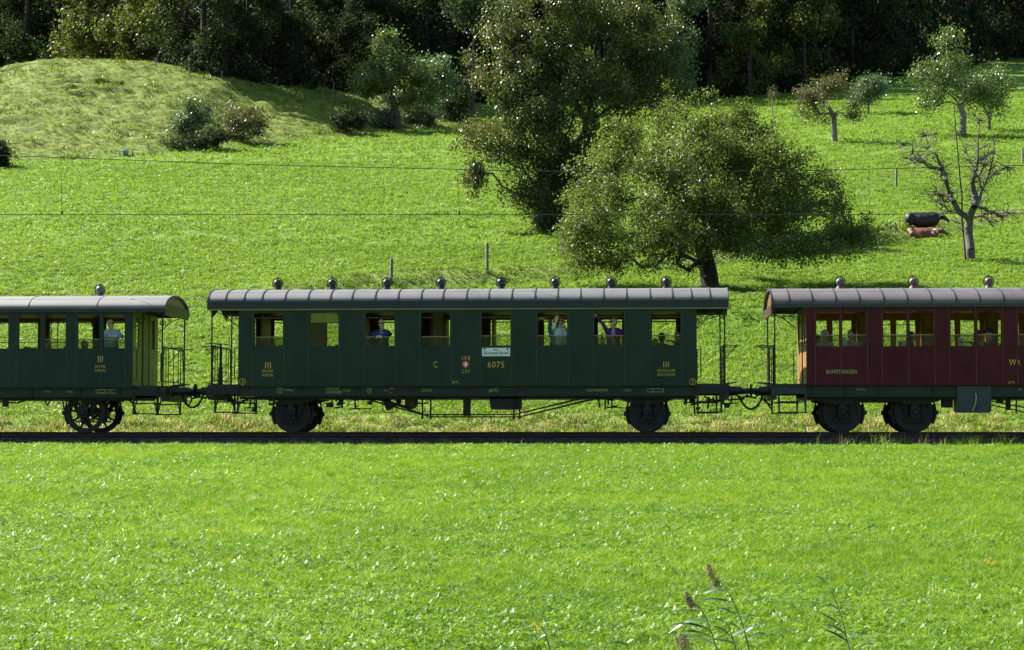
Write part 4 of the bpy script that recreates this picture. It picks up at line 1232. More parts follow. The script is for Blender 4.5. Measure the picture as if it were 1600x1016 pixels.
# the spreading apple tree right behind the train
b0 = hit(1108, 449)
plant("apple_tree", "broad spreading apple tree with low branches right behind the train", "tree", b0,
      [(925, 370, 48, 50, 1.7, 0), (945, 310, 58, 62, 1.6, -.6), (990, 240, 55, 52, 1.5, .5), (1075, 260, 80, 70, 1.3, -1.2), (1080, 195, 75, 42, 1.0, .4), (1165, 235, 72, 62, 1.2, .3), (1215, 265, 50, 48, .9, 0),
       (1060, 350, 100, 60, 1.3, -1.8), (1160, 340, 90, 58, 1.2, -1.2), (1262, 335, 66, 44, 1.7, .3), (1328, 365, 42, 24, 2.2, 0), (1268, 390, 78, 28, 2.1, -.4), (1225, 300, 50, 50, 1.2, .5), (1180, 390, 75, 30, 1.2, -1.4), (1000, 400, 85, 26, 1.3, -1),
       (1120, 145, 32, 10, .8, 0), (1090, 165, 25, 25, .9, 0), (1290, 285, 22, 26, .55, 0), (960, 200, 22, 14, .7, 0), (1160, 180, 20, 22, .8, 0), (910, 410, 35, 18, .8, 0), (1080, 280, 90, 80, .6, 2.0)],
      [(1108, 449), (1108, 430), (1104, 412), (1100, 395)], .36, 1750, 116000, .115, m_apple, m_bark_dark, 5, bough=6, bsig=.48, spread=.20, depth=.85, px0=1108, py0=449, droop=.2, shell=2.4, pull=.10, step=.35,
      tint=lambda c, r: -.05 + .1 * r.random(len(c)))

# the tall pear tree in the middle of the meadow
b1 = hit(870, 362)
plant("pear_tree", "tall drooping pear tree with some reddish leaves on its left, cut off at the top", "tree", b1,
      [(800, 55, 75, 70, 1.1, 0), (775, 130, 50, 70, 1.2, -.5), (748, 205, 26, 55, 1.3, 0), (740, 250, 12, 28, 1.4, 0), (762, 262, 10, 18, 1.0, 0), (830, 130, 70, 85, 1.0, -1), (900, 60, 90, 90, 1.0, 0), (980, 50, 80, 80, 1.0, .5), (1035, 95, 45, 70, 1.1, 0),
       (970, 150, 70, 80, 1.0, -.5), (1000, 170, 40, 45, .9, 0), (880, 190, 75, 50, .9, -1.5), (805, 225, 30, 45, 1.0, -.8), (830, 285, 38, 28, 2.2, -.6), (890, 255, 55, 38, 2.2, -.6), (850, 322, 24, 28, 2.2, -.5), (940, 245, 40, 36, 1.8, .3), (800, 225, 35, 40, 1.4, 0), (880, -40, 110, 60, .5, 0), (930, 235, 40, 35, .8, 0), (780, 270, 14, 20, .7, 0)],
      [(874, 364), (874, 330), (872, 300), (876, 260), (884, 215)], .50, 1600, 112000, .15, m_pear, m_bark_dark, 6, bough=8, bsig=.5, spread=.25, depth=.9, px0=870, py0=364, droop=1.0, shell=2.2, pull=.2, gap=.3, gap_t=-.5,
      tint=lambda c, r: np.clip((-c[:, 0] - 1.6) * .12, -.1, .26) * (r.random(len(c)) < .45) - .12 + .25 * (r.random(len(c)) < .05))
b = hit(852, 362)
plant("ivy_bush", "dark bush at the foot of the tall pear tree", "bush", b + Vector((0, -.8, 0)), [(858, 330, 20, 26, 1), (850, 352, 18, 14, 1)], [(856, 362), (857, 345)], .05, 60, 2600, .13, m_pear, m_bark_dark, 8, px0=852, py0=364, spread=.2)

# far fruit trees and bushes
def fruit(name, label, cat, bpx, lobes, trunk, tr_r, ncl, nl, leaf, ml, seed, mw=None, **kw):
    b = hit(*bpx)
    return plant(name, label, cat, b, lobes, trunk, tr_r, ncl, nl, leaf, ml, mw or m_bark, seed, px0=bpx[0], py0=bpx[1], **kw)
fruit("fruit_tree", "bushy green fruit tree with dark trunk at the meadow's top, left of the pear tree", "tree", (622, 203),
      [(610, 90, 42, 32, 1.1), (575, 120, 32, 30, 1), (640, 120, 40, 38, 1), (600, 135, 55, 34, 1.1), (650, 148, 34, 26, 1), (560, 155, 22, 22, .9), (590, 70, 18, 18, .8), (612, 60, 12, 14, .9)],
      [(622, 203), (620, 185), (616, 165), (612, 150)], .30, 260, 13000, .22, m_fruit, 21, spread=.34, gap=.3, shell=2.2)
fruit("fruit_tree", "small round tree half hidden behind the right side of the bushy fruit tree", "tree", (672, 192), [(672, 105, 24, 28, 1), (678, 135, 20, 25, 1)], [(672, 192), (672, 165), (671, 140)], .15, 80, 4200, .24, m_pale, 22, spread=.35)
fruit("tall_tree", "tall light green tree at the top, between fruit tree and pear tree", "tree", (735, 176), [(735, 40, 42, 45, 1.1), (712, 70, 28, 25, 1), (755, 10, 45, 40, 1), (730, 0, 40, 30, 1), (748, 90, 25, 30, .8), (745, 125, 20, 26, .7)],
      [(735, 176), (735, 130), (738, 90)], .32, 200, 10500, .26, m_pale, 23, spread=.42, gap=.3)
for px, py, lob, lab, ml, sd in (
        (541, 208, [(541, 192, 24, 17, 1), (550, 184, 14, 12, 1)], "round dark bush left of the bushy fruit tree's trunk", m_beech, 31),
        (601, 200, [(601, 188, 9, 12, 1), (603, 194, 9, 8, 1)], "small light bush beside the bushy fruit tree's trunk", m_pale, 32),
        (655, 194, [(652, 178, 24, 14, 1), (668, 184, 18, 10, 1)], "greyish low bush right of the bushy fruit tree's trunk", m_pale, 33),
        (712, 189, [(712, 163, 24, 24, 1.1), (720, 175, 22, 14, 1)], "dense dark green bush left of the pear tree", m_beech, 34),
        (690, 172, [(716, 126, 22, 18, 1), (695, 138, 16, 18, 1), (712, 142, 22, 14, 1)], "pale feathery shrub above the dense dark green bush", m_pale, 35),
        (299, 226, [(298, 176, 20, 24, 1), (300, 200, 26, 24, 1.1), (288, 188, 14, 18, .9)], "grey-green tall bush at the foot of the rough hill", m_pale, 36),
        (379, 220, [(372, 192, 30, 22, 1), (392, 186, 20, 18, 1), (358, 204, 22, 16, 1)], "reddish green round bush at the foot of the rough hill", m_brown, 37),
        (3, 262, [(-6, 240, 9, 16, 1)], "dark bush cut off by the left picture edge", m_beech, 38)):
    fruit("bush", lab, "bush", (px, py), lob, [(px, py), (px + 1, py - 14)], .06, 90, 4600, .20, ml, sd, spread=.28, shell=2.4, up=.3)
bb = hit(285, 236)
plant("bramble_thicket", "low dark brambles sprawling below the grey-green bush", "bush", bb, [(270, 230, 34, 6, 1), (310, 222, 34, 9, 1), (245, 236, 16, 4, 1), (350, 216, 30, 9, .9), (398, 214, 22, 6, .6)], [(285, 236), (286, 230)], .04, 110, 4200, .17, m_beech, m_bark_dark, 39, px0=285, py0=237, spread=.22, depth=.5)

fruit("small_tree", "small brownish fruit tree with a bare lower trunk on the right meadow", "tree", (1304, 221), [(1288, 150, 34, 24, 1.1), (1318, 152, 28, 24, 1.0), (1275, 172, 28, 13, .9), (1298, 130, 22, 14, .9), (1328, 168, 18, 16, .7)],
      [(1304, 221), (1304, 200), (1303, 182), (1296, 168)], .19, 240, 6500, .15, m_brown, 41, mw=m_bark_grey, spread=.3, gap=.35, tip=.014)
fruit("young_tree", "thin upright sapling on the upper right meadow, left of the brownish tree", "tree", (1207, 181), [(1207, 147, 7, 12, 1)], [(1207, 181), (1207, 165), (1207, 150)], .05, 26, 360, .14, m_brown, 42, mw=m_bark_grey, spread=.16)
fruit("young_tree", "small round pale green tree at the upper right, beside the brownish one", "tree", (1357, 179), [(1357, 137, 22, 15, 1.1), (1345, 142, 14, 11, 1), (1370, 135, 12, 12, 1)], [(1357, 179), (1357, 160), (1357, 148)], .08, 110, 5200, .19, m_pale, 43, mw=m_bark_grey, spread=.3)
fruit("fruit_tree", "tall lopsided fruit tree high on the right meadow", "tree", (1504, 213), [(1490, 75, 34, 26, 1.1), (1465, 112, 44, 22, 1.5), (1446, 145, 30, 26, 2.0), (1500, 138, 52, 28, 1.2), (1478, 95, 30, 20, 1), (1534, 152, 26, 24, 1.8), (1495, 58, 16, 12, 1)],
      [(1504, 213), (1505, 195), (1506, 180), (1500, 165)], .23, 260, 8600, .19, m_fruit, 44, bsig=.55, mw=m_bark_grey, spread=.32, gap=.3)
fruit("fruit_tree", "smaller fruit tree with a slim trunk at the right picture edge", "tree", (1545, 206), [(1555, 122, 28, 22, 1), (1570, 142, 20, 22, 1), (1540, 145, 26, 22, 1), (1552, 165, 28, 12, .8)], [(1545, 206), (1546, 185), (1550, 170)], .13, 150, 5400, .19, m_fruit, 45, bsig=.55, mw=m_bark_grey, spread=.32)

# bare dead tree on the right
b = hit(1516, 407)
dead = thing("dead_tree", "bare dead fruit tree with twisted grey branches on the right meadow", "tree", b)
rng = np.random.default_rng(3); s = 1 / ppm(b); m_bark_dead = mat('bark_dead', (.095, .085, .07), .9, 0, .5, 5, bump=.8, bscale=18)
def dpt(px, py, y=0): return np.array([(px - 1516) * s, y, (407 - py) * s])
P = []; par = []; R = []
def limb(pts, r0, r1, start=None, ys=None):
    prev = start
    for i, p in enumerate(pts):
        y = (ys[i] if ys else rng.uniform(-.15, .15) * i)
        q = dpt(p[0], p[1], y)
        if i == 0 and start is not None: continue
        P.append(q); par.append(prev if prev is not None else 0); R.append(r0 + (r1 - r0) * i / max(1, len(pts) - 1)); prev = len(P) - 1
    return prev
limb([(1516, 412), (1516, 390), (1515, 365), (1516, 340), (1520, 325)], .22, .15); K = len(P) - 1
l1 = limb([(1516, 340), (1500, 332), (1490, 316), (1486, 300), (1478, 285), (1478, 272)], .14, .07, K - 1)
limb([(1478, 272), (1468, 262), (1456, 262), (1446, 252), (1436, 244), (1426, 236), (1418, 224)], .06, .02, l1)
limb([(1478, 272), (1470, 255), (1462, 240), (1456, 228), (1448, 212), (1464, 208)], .055, .02, l1)
limb([(1446, 252), (1440, 246), (1432, 250), (1424, 246)], .03, .012, l1)
l2 = limb([(1520, 325), (1524, 305), (1520, 285), (1524, 268), (1530, 250), (1534, 222), (1530, 190)], .15, .03, K)
limb([(1524, 268), (1516, 250), (1512, 235), (1500, 205)], .06, .015, l2 - 3)
l3 = limb([(1520, 325), (1532, 310), (1536, 295), (1544, 280), (1558, 268), (1574, 262)], .11, .02, K)
limb([(1544, 280), (1550, 262), (1553, 240), (1556, 220)], .06, .02, l3 - 2)
limb([(1536, 295), (1530, 275), (1540, 258), (1545, 244), (1538, 230)], .05, .015, l3 - 3)
limb([(1520, 325), (1536, 326), (1550, 332), (1566, 340), (1578, 334)], .07, .014, K)
limb([(1516, 340), (1534, 338), (1545, 344), (1562, 346)], .05, .012, K - 1)
limb([(1500, 332), (1486, 330), (1474, 322), (1466, 312)], .05, .012, K + 1)
limb([(1490, 316), (1478, 314), (1470, 304), (1466, 298)], .035, .01, K + 2)
n_main = len(P)
for k in range(520):
    i = int(rng.integers(6, n_main)); q = P[i]; d = rng.normal(size=3); d[2] = d[2] * .6 + .1; d /= np.linalg.norm(d); L = rng.uniform(.25, .95); prev = i
    for j in range(3):
        q = q + d * L / 3; d = d + rng.normal(size=3) * .45; d /= np.linalg.norm(d)
        P.append(q); par.append(prev); R.append(.021 - .005 * j); prev = len(P) - 1
par[0] = -1
link("trunk", branch_mesh("dead_trunk", np.array(P), par, np.array(R), m_bark_dead), dead)
P = []; par = []; R = []
limb([(1507, 412), (1506, 390), (1504, 365), (1502, 340), (1503, 310), (1500, 280), (1497, 240), (1494, 200), (1492, 165)], .05, .025, None, [-.3] * 9); par[0] = -1
limb([(1504, 365), (1500, 357), (1493, 354)], .02, .01, 2, [-.3] * 3); limb([(1504, 365), (1510, 356), (1513, 350)], .02, .01, 2, [-.3] * 3)
lv = thing("ivy_vine", "thin bare stem climbing beside the dead tree's trunk", "climber", b)
link("trunk", branch_mesh("ivy_trunk", np.array(P), par, np.array(R), m_bark), lv)

# ------------------------------------------------------------------ the wood behind
def wood_proto(seed, H, R, ml, nl=8200, low=1.0, leaf=.37, slim=1.0):
    rng = np.random.default_rng(seed)
    lobes = []
    for k in range(13):
        z = low + (H - low) * (k + .5) / 13
        w = R * math.sin(math.pi * min(1, (z / H) * .80 + .22)) ** .7 * slim
        for q in range(2):
            a = rng.uniform(0, 6.28); lobes.append((math.cos(a) * w * .5, -z, w * .62, H / 13 * 1.25, 1, math.sin(a) * w * .5))
    return plant("wood_tree", "", "", Vector((0, 0, 0)), lobes, [(0, 0), (0.1, -H * .2), (0, -H * .4), (.2, -H * .62), (0, -H * .8)], .30, 170, nl, leaf, ml, m_bark_dark, seed, s=1.0, px0=0, py0=0, bough=6, bsig=1.0, spread=.55, depth=1.0,
                 link_it=False, shell=3.0, droop=.7, gap=.25, step=1.2, tip=.02, aspect=.7, up=.2)
protos = [wood_proto(101, 21, 5.2, m_beech), wood_proto(102, 24, 5.6, m_beech), wood_proto(103, 18, 4.6, m_beech), wood_proto(104, 20, 5.0, m_beechl), wood_proto(105, 22, 3.0, m_pale, slim=.8)]
def wood_tree(px, Y, k, label, group=None, sc=1.0, rot=None):
    x = X_(px, Y, 60); z = hgt(x, Y)
    o = thing("wood_tree", label, "tree", (x, Y, z - .1), group)
    r = random.uniform(0, 6.28) if rot is None else rot
    for nm, me in zip(("trunk", "crown"), protos[k]):
        c = link(nm, me, o); c.rotation_euler.z = r; c.scale = (sc, sc, sc * random.uniform(.92, 1.08))
    return o
# trees that the light picks out
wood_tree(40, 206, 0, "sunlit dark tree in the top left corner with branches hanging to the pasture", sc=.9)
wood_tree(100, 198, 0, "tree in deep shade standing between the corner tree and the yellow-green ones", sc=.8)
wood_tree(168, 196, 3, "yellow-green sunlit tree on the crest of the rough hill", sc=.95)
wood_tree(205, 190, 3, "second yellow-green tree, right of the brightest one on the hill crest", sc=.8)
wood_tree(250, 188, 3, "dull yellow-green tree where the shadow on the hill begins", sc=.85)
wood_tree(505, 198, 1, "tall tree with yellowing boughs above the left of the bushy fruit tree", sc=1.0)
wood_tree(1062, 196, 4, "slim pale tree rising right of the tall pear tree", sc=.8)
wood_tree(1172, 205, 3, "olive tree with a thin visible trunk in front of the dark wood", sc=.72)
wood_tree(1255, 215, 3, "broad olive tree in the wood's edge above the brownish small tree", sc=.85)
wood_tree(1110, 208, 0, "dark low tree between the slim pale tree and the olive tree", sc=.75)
edge = [(290, 0), (318, 7), (352, 1), (388, 0), (425, 2), (455, 1), (545, 1), (580, 0), (620, 1), (665, 2), (800, 1), (860, 0), (930, 2), (1000, 1), (1045, 0), (1140, 2), (1205, 1), (1232, 2), (1290, 0), (1330, 1), (1365, 2), (1400, 0), (1440, 1), (1475, 2), (1512, 0), (1550, 1), (1590, 2), (1625, 0)]
for i, (px, k) in enumerate(edge):
    k = k % 3
    Y = 200.0
    for _ in range(6): Y = float(wood_edge(X_(px, Y, 60))) + 1.5 + (2.0 if i % 3 == 1 else 0)
    sc_ = .78 if px < 360 else (.52 if px < 600 else (.85 if px < 700 else random.uniform(.85, 1.1)))
    wood_tree(px, Y, k, "dark shaded tree in the closed edge of the wood along the top", "shaded trees in the wood's edge", sc=sc_)
# the wood further in reads as one mass
rng = np.random.default_rng(77)
VV = []; FF = []; TT = []; nv = 0
src_v = []
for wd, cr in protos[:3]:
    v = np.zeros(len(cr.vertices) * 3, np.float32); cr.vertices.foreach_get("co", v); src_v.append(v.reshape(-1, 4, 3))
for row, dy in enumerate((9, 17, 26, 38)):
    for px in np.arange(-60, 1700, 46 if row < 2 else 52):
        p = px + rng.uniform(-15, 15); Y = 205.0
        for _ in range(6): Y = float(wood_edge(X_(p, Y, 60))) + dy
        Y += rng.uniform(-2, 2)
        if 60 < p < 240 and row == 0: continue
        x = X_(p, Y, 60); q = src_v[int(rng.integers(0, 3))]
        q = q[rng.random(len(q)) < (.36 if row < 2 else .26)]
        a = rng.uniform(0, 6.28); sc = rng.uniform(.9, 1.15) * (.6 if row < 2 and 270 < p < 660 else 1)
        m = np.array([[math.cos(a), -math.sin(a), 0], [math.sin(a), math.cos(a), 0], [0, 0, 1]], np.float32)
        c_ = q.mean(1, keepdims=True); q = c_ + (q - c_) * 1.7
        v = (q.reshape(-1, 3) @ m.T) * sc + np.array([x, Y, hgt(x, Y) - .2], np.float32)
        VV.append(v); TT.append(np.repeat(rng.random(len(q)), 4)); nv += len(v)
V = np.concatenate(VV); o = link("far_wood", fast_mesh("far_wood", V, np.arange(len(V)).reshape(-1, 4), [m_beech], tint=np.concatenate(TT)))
tag(o, "dark mass of wood filling the top of the picture behind its edge trees", "wood", None, "stuff")
# undergrowth along the wood's foot
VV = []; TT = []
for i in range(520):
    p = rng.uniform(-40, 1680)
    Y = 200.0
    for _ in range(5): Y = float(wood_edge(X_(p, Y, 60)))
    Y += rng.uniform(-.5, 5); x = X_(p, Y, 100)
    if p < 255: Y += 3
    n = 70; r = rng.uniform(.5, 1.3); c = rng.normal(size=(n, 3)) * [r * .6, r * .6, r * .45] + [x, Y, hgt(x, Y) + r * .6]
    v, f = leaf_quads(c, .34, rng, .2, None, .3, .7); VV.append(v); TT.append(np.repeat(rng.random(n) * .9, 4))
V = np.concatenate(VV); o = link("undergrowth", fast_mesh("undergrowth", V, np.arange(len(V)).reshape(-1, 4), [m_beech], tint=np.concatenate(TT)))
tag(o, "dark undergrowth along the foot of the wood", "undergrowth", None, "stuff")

# ------------------------------------------------------------------ fences, wires
m_post = mat("fence_post_wood", (0.16, 0.15, 0.12), 0.9, 0, 0.3, 8, bump=.5)
m_wire = mat("wire_steel", (0.05, 0.05, 0.05), 0.5, .5)
def fence(name, label, posts, r, wires, poff=0.0, lean=0.03):
    """posts: (px, py of the foot, height in photo pixels)"""
    f = thing(name, label, "fence", hit(posts[0][0], posts[0][1])); tops = []
    rng = random.Random(len(posts) * 7 + 1)
    for px, py, h in posts:
        p = hit(px, py); H = h / ppm(p); b = MB(); d = Vector((rng.uniform(-lean, lean), rng.uniform(-lean, lean), 1)) * H
        b.tube([p - Vector((0, 0, .2)), p + d * .97, p + d], [r, r * .92, r * .6], 8); b.build("post", m_post, f); tops.append((p, d))
    for w in wires:
        b = MB()
        for (p, d), (q, e) in zip(tops[:-1], tops[1:]):
            a, c = p + d * w + Vector((0, -r, 0)), q + e * w + Vector((0, -r, 0)); pts = []
            for i in range(9):
                v = a.lerp(c, i / 8); v.z -= .04 * math.sin(math.pi * i / 8); g = hgt(v.x, v.y) + .15; v.z = max(v.z, g); pts.append(v)
            b.tube(pts, .007, 4)
        b.build("wire", m_wire, f)
    return f
fence("terrace_fence", "few wooden posts and thin wire along the grassy terrace behind the green coach", [(437, 462, 24), (611, 442, 38), (761, 426, 46), (879, 398, 30)], .075, (.9, .55))
fence("terrace_fence", "fence of posts and wire along the terrace above the cows on the right", [(1308, 308, 20), (1400, 294, 31), (1470, 284, 18), (1598, 258, 26)], .08, (.9, .5))
fence("crest_fence", "white-grey post and wire fence along the crest of the rough hill at the wood's edge", [(98, 79, 9), (113, 80, 8), (132, 83, 13), (149, 82, 10), (171, 88, 14), (190, 86, 9), (212, 90, 10), (243, 103, 12), (296, 113, 14), (346.5, 122, 11), (433, 133, 12), (521, 141, 13)], .07, (.9, .5))
fence("lower_fence", "short fence of thin posts along the foot of the rough hill", [(23, 246, 11), (100, 245, 6), (187, 243, 7), (207, 244, 9), (232, 234, 9)], .05, (.9,))
p = hit(197, 243); sE = 1 / ppm(p)
en = thing("fence_energiser", "small white and blue box hanging at the lower fence, left of the brambles", "electric fence box", p)
MB().box(p.x - .20, p.x + .14, p.y - .1, p.y + .1, p.z + .02, p.z + .32).build("battery_case", mat("case_blue", (.10, .16, .22), .5), en)
MB().box(p.x - .16, p.x - .02, p.y - .06, p.y + .06, p.z + .32, p.z + .62).box(p.x - .19, p.x + .01, p.y - .08, p.y + .08, p.z + .62, p.z + .66).build("charger_box", m_white, en)

ol = thing("overhead_line", "thin overhead contact line running above the train", "overhead line", (0, YC, 5.4))
def ypx(kind, px):
    return np.interp(px, [-700, 0, 420, 840, 1060, 1290, 1600, 2300], [215, 243, 258, 267.5, 268.5, 266, 258.5, 228]) if kind == 0 else 335.5 - (2.5 if px > 1300 else 0) * (px - 1300) / 300
m_cu = mat("wire_copper_dark", (0.018, 0.022, 0.018), 0.5, .3)
for kind, nm in ((0, "messenger_wire"), (1, "contact_wire")):
    b = MB(); b.tube([at(px, float(ypx(kind, px)), YC) for px in range(-700, 2301, 60)], .0105, 5); b.build(nm, m_cu, ol)
for px in (95, 714, 1357):
    q = px + (4 if px == 714 else 2)
    b = MB(); b.tube([at(px, float(ypx(0, px)), YC), at(q, float(ypx(1, q)), YC)], .0065, 4); c = at(q, float(ypx(1, q)) - 2, YC); b.box(c.x - .02, c.x + .02, c.y - .015, c.y + .015, c.z - .04, c.z + .06); b.build("dropper", m_cu, ol)
# ------------------------------------------------------------------ bodies from blended rounded shapes (one continuous surface each)
def surface(name, prims, h, mats):
    """prims: ('c', a, b, ra, rb, mat, k) rounded cones, ('e', centre, radii, mat, k[, 3x3 rotation]) ellipsoids"""
    lo = np.array([1e9] * 3); hi = -lo
    bounds = []
    for p in prims:
        if p[0] == 'c':
            a, b = np.array(p[1], float), np.array(p[2], float); r = max(p[3], p[4]); l, u = np.minimum(a, b) - r, np.maximum(a, b) + r
        else:
            c = np.array(p[1], float); r = max(p[2]); l, u = c - r, c + r
        bounds.append((l, u)); lo = np.minimum(lo, l); hi = np.maximum(hi, u)
    lo -= 4 * h; hi += 4 * h
    n = np.ceil((hi - lo) / h).astype(int) + 1
    D = np.full(n, 1e3, np.float32); B = np.full(n, 1e3, np.float32); M = np.zeros(n, np.int16)
    ax = [lo[i] + h * np.arange(n[i]) for i in range(3)]
    for p, (l, u) in zip(prims, bounds):
        k = p[6] if p[0] == 'c' else p[4]
        pad = max(3 * h, k * 1.5) + h
        i0 = np.maximum(((l - pad - lo) / h).astype(int), 0); i1 = np.minimum(((u + pad - lo) / h).astype(int) + 2, n)
        sl = tuple(slice(i0[i], i1[i]) for i in range(3))
        X, Y, Z = np.meshgrid(ax[0][sl[0]], ax[1][sl[1]], ax[2][sl[2]], indexing='ij')
        if p[0] == 'c':
            a, b = np.array(p[1], float), np.array(p[2], float); d = b - a; dd = max(float(d @ d), 1e-9)
            t = np.clip(((X - a[0]) * d[0] + (Y - a[1]) * d[1] + (Z - a[2]) * d[2]) / dd, 0, 1)
            q = np.sqrt((X - a[0] - t * d[0]) ** 2 + (Y - a[1] - t * d[1]) ** 2 + (Z - a[2] - t * d[2]) ** 2) - (p[3] + (p[4] - p[3]) * t); m = p[5]
        else:
            c = p[1]; r = p[2]; dx, dy, dz = X - c[0], Y - c[1], Z - c[2]
            if len(p) > 5:
                Rm = np.array(p[5]).T
                dx, dy, dz = (Rm[0][0] * dx + Rm[0][1] * dy + Rm[0][2] * dz, Rm[1][0] * dx + Rm[1][1] * dy + Rm[1][2] * dz, Rm[2][0] * dx + Rm[2][1] * dy + Rm[2][2] * dz)
            q = (np.sqrt((dx / r[0]) ** 2 + (dy / r[1]) ** 2 + (dz / r[2]) ** 2) - 1) * min(r); m = p[3]
        q = q.astype(np.float32); d0 = D[sl]; b0 = B[sl]
        hh = np.clip(.5 + .5 * (d0 - q) / k, 0, 1)
        D[sl] = np.where(d0 > 900, q, d0 + (q - d0) * hh - k * hh * (1 - hh))
        w = q < b0; M[sl] = np.where(w, m, M[sl]); B[sl] = np.where(w, q, b0)
    S = D < 0
    cells = np.zeros(np.array(D.shape) - 1, np.int16); off = [(i, j, k) for i in (0, 1) for j in (0, 1) for k in (0, 1)]
    nx, ny, nz = cells.shape
    def sub(A, o): return A[o[0]:o[0] + nx, o[1]:o[1] + ny, o[2]:o[2] + nz]
    for o in off: cells += sub(S, o)
    act = (cells > 0) & (cells < 8); I = np.argwhere(act)
    acc = np.zeros((len(I), 3)); cnt = np.zeros(len(I))
    for o in off:
        for a in range(3):
            if o[a]: continue
            o2 = list(o); o2[a] = 1
            d0 = D[I[:, 0] + o[0], I[:, 1] + o[1], I[:, 2] + o[2]]; d1 = D[I[:, 0] + o2[0], I[:, 1] + o2[1], I[:, 2] + o2[2]]
            m = (d0 < 0) != (d1 < 0); t = np.where(m, d0 / np.where(m, d0 - d1, 1), 0)
            pt = np.array(o, float)[None] + t[:, None] * (np.array(o2) - np.array(o))[None]
            acc += pt * m[:, None]; cnt += m
    V = lo + h * (I + acc / cnt[:, None])
    idx = -np.ones(cells.shape, np.int64); idx[I[:, 0], I[:, 1], I[:, 2]] = np.arange(len(I))
    F = []; MI = []
    for a in range(3):
        b, c = (a + 1) % 3, (a + 2) % 3
        s1 = [slice(None)] * 3; s2 = [slice(None)] * 3; s1[a] = slice(0, -1); s2[a] = slice(1, None)
        ch = S[tuple(s1)] != S[tuple(s2)]
        J = np.argwhere(ch); J = J[(J[:, b] > 0) & (J[:, c] > 0)]
        J = J[(J[:, b] < cells.shape[b]) & (J[:, c] < cells.shape[c])]
        eb = np.zeros(3, int); eb[b] = 1; ec = np.zeros(3, int); ec[c] = 1
        q = [idx[tuple((J - x).T)] for x in (eb + ec, ec, np.zeros(3, int), eb)]
        ins = S[tuple(J.T)]
        f = np.stack(q, 1); f[~ins] = f[~ins][:, ::-1]
        F.append(f); MI.append(M[tuple(J.T)])
    F = np.concatenate(F); MI = np.concatenate(MI); ok = (F >= 0).all(1)
    return fast_mesh(name, V, F[ok], mats, mi=MI[ok], smooth=True)

def hand(pr, w, d, nrm, skin, sc=1.0, pose="relaxed", thumb=1):
    """palm, four fingers and a thumb; w: wrist, d: where the fingers point, nrm: the palm's face"""
    w = np.array(w, float); d = np.array(d, float); d /= np.linalg.norm(d); nrm = np.array(nrm, float); nrm -= d * (nrm @ d); nrm /= np.linalg.norm(nrm)
    sd = np.cross(d, nrm) * thumb
    for o in (-.022, 0, .022): pr.append(('c', w + d * .015 * sc + sd * o * sc * .7, w + d * .088 * sc + sd * o * sc, .017 * sc, .015 * sc, skin, .008))
    for i, (o, L) in enumerate(((-.031, .062), (-.011, .078), (.011, .084), (.031, .074))):
        r0 = w + d * .092 * sc + sd * o * sc
        curl = {"relaxed": .35, "open": .06, "fist": 1.25, "point": .05 if i == 3 else 1.3, "hold": .85}[pose]
        spread = sd * (o * (4 if pose == "open" else 1.5))
        d1 = d * math.cos(curl * .8) + nrm * math.sin(curl * .8) + spread; d2 = d * math.cos(curl * 1.9) + nrm * math.sin(curl * 1.9) + spread
        m = r0 + d1 * L * .52 * sc; e = m + d2 * L * .48 * sc
        pr.append(('c', r0 - d * .012 * sc, m, .0098 * sc, .009 * sc, skin, .003)); pr.append(('c', m, e, .009 * sc, .0075 * sc, skin, .003))
    t0 = w + d * .03 * sc + sd * .026 * sc; t1 = t0 + (d * .55 + sd * .75 + nrm * .25) * .042 * sc; t2 = t1 + (d * .85 + sd * (.35 if pose == "open" else .0) + nrm * .3) * .034 * sc
    pr.append(('c', t0, t1, .013 * sc, .0105 * sc, skin, .006)); pr.append(('c', t1, t2, .0105 * sc, .0085 * sc, skin, .004))

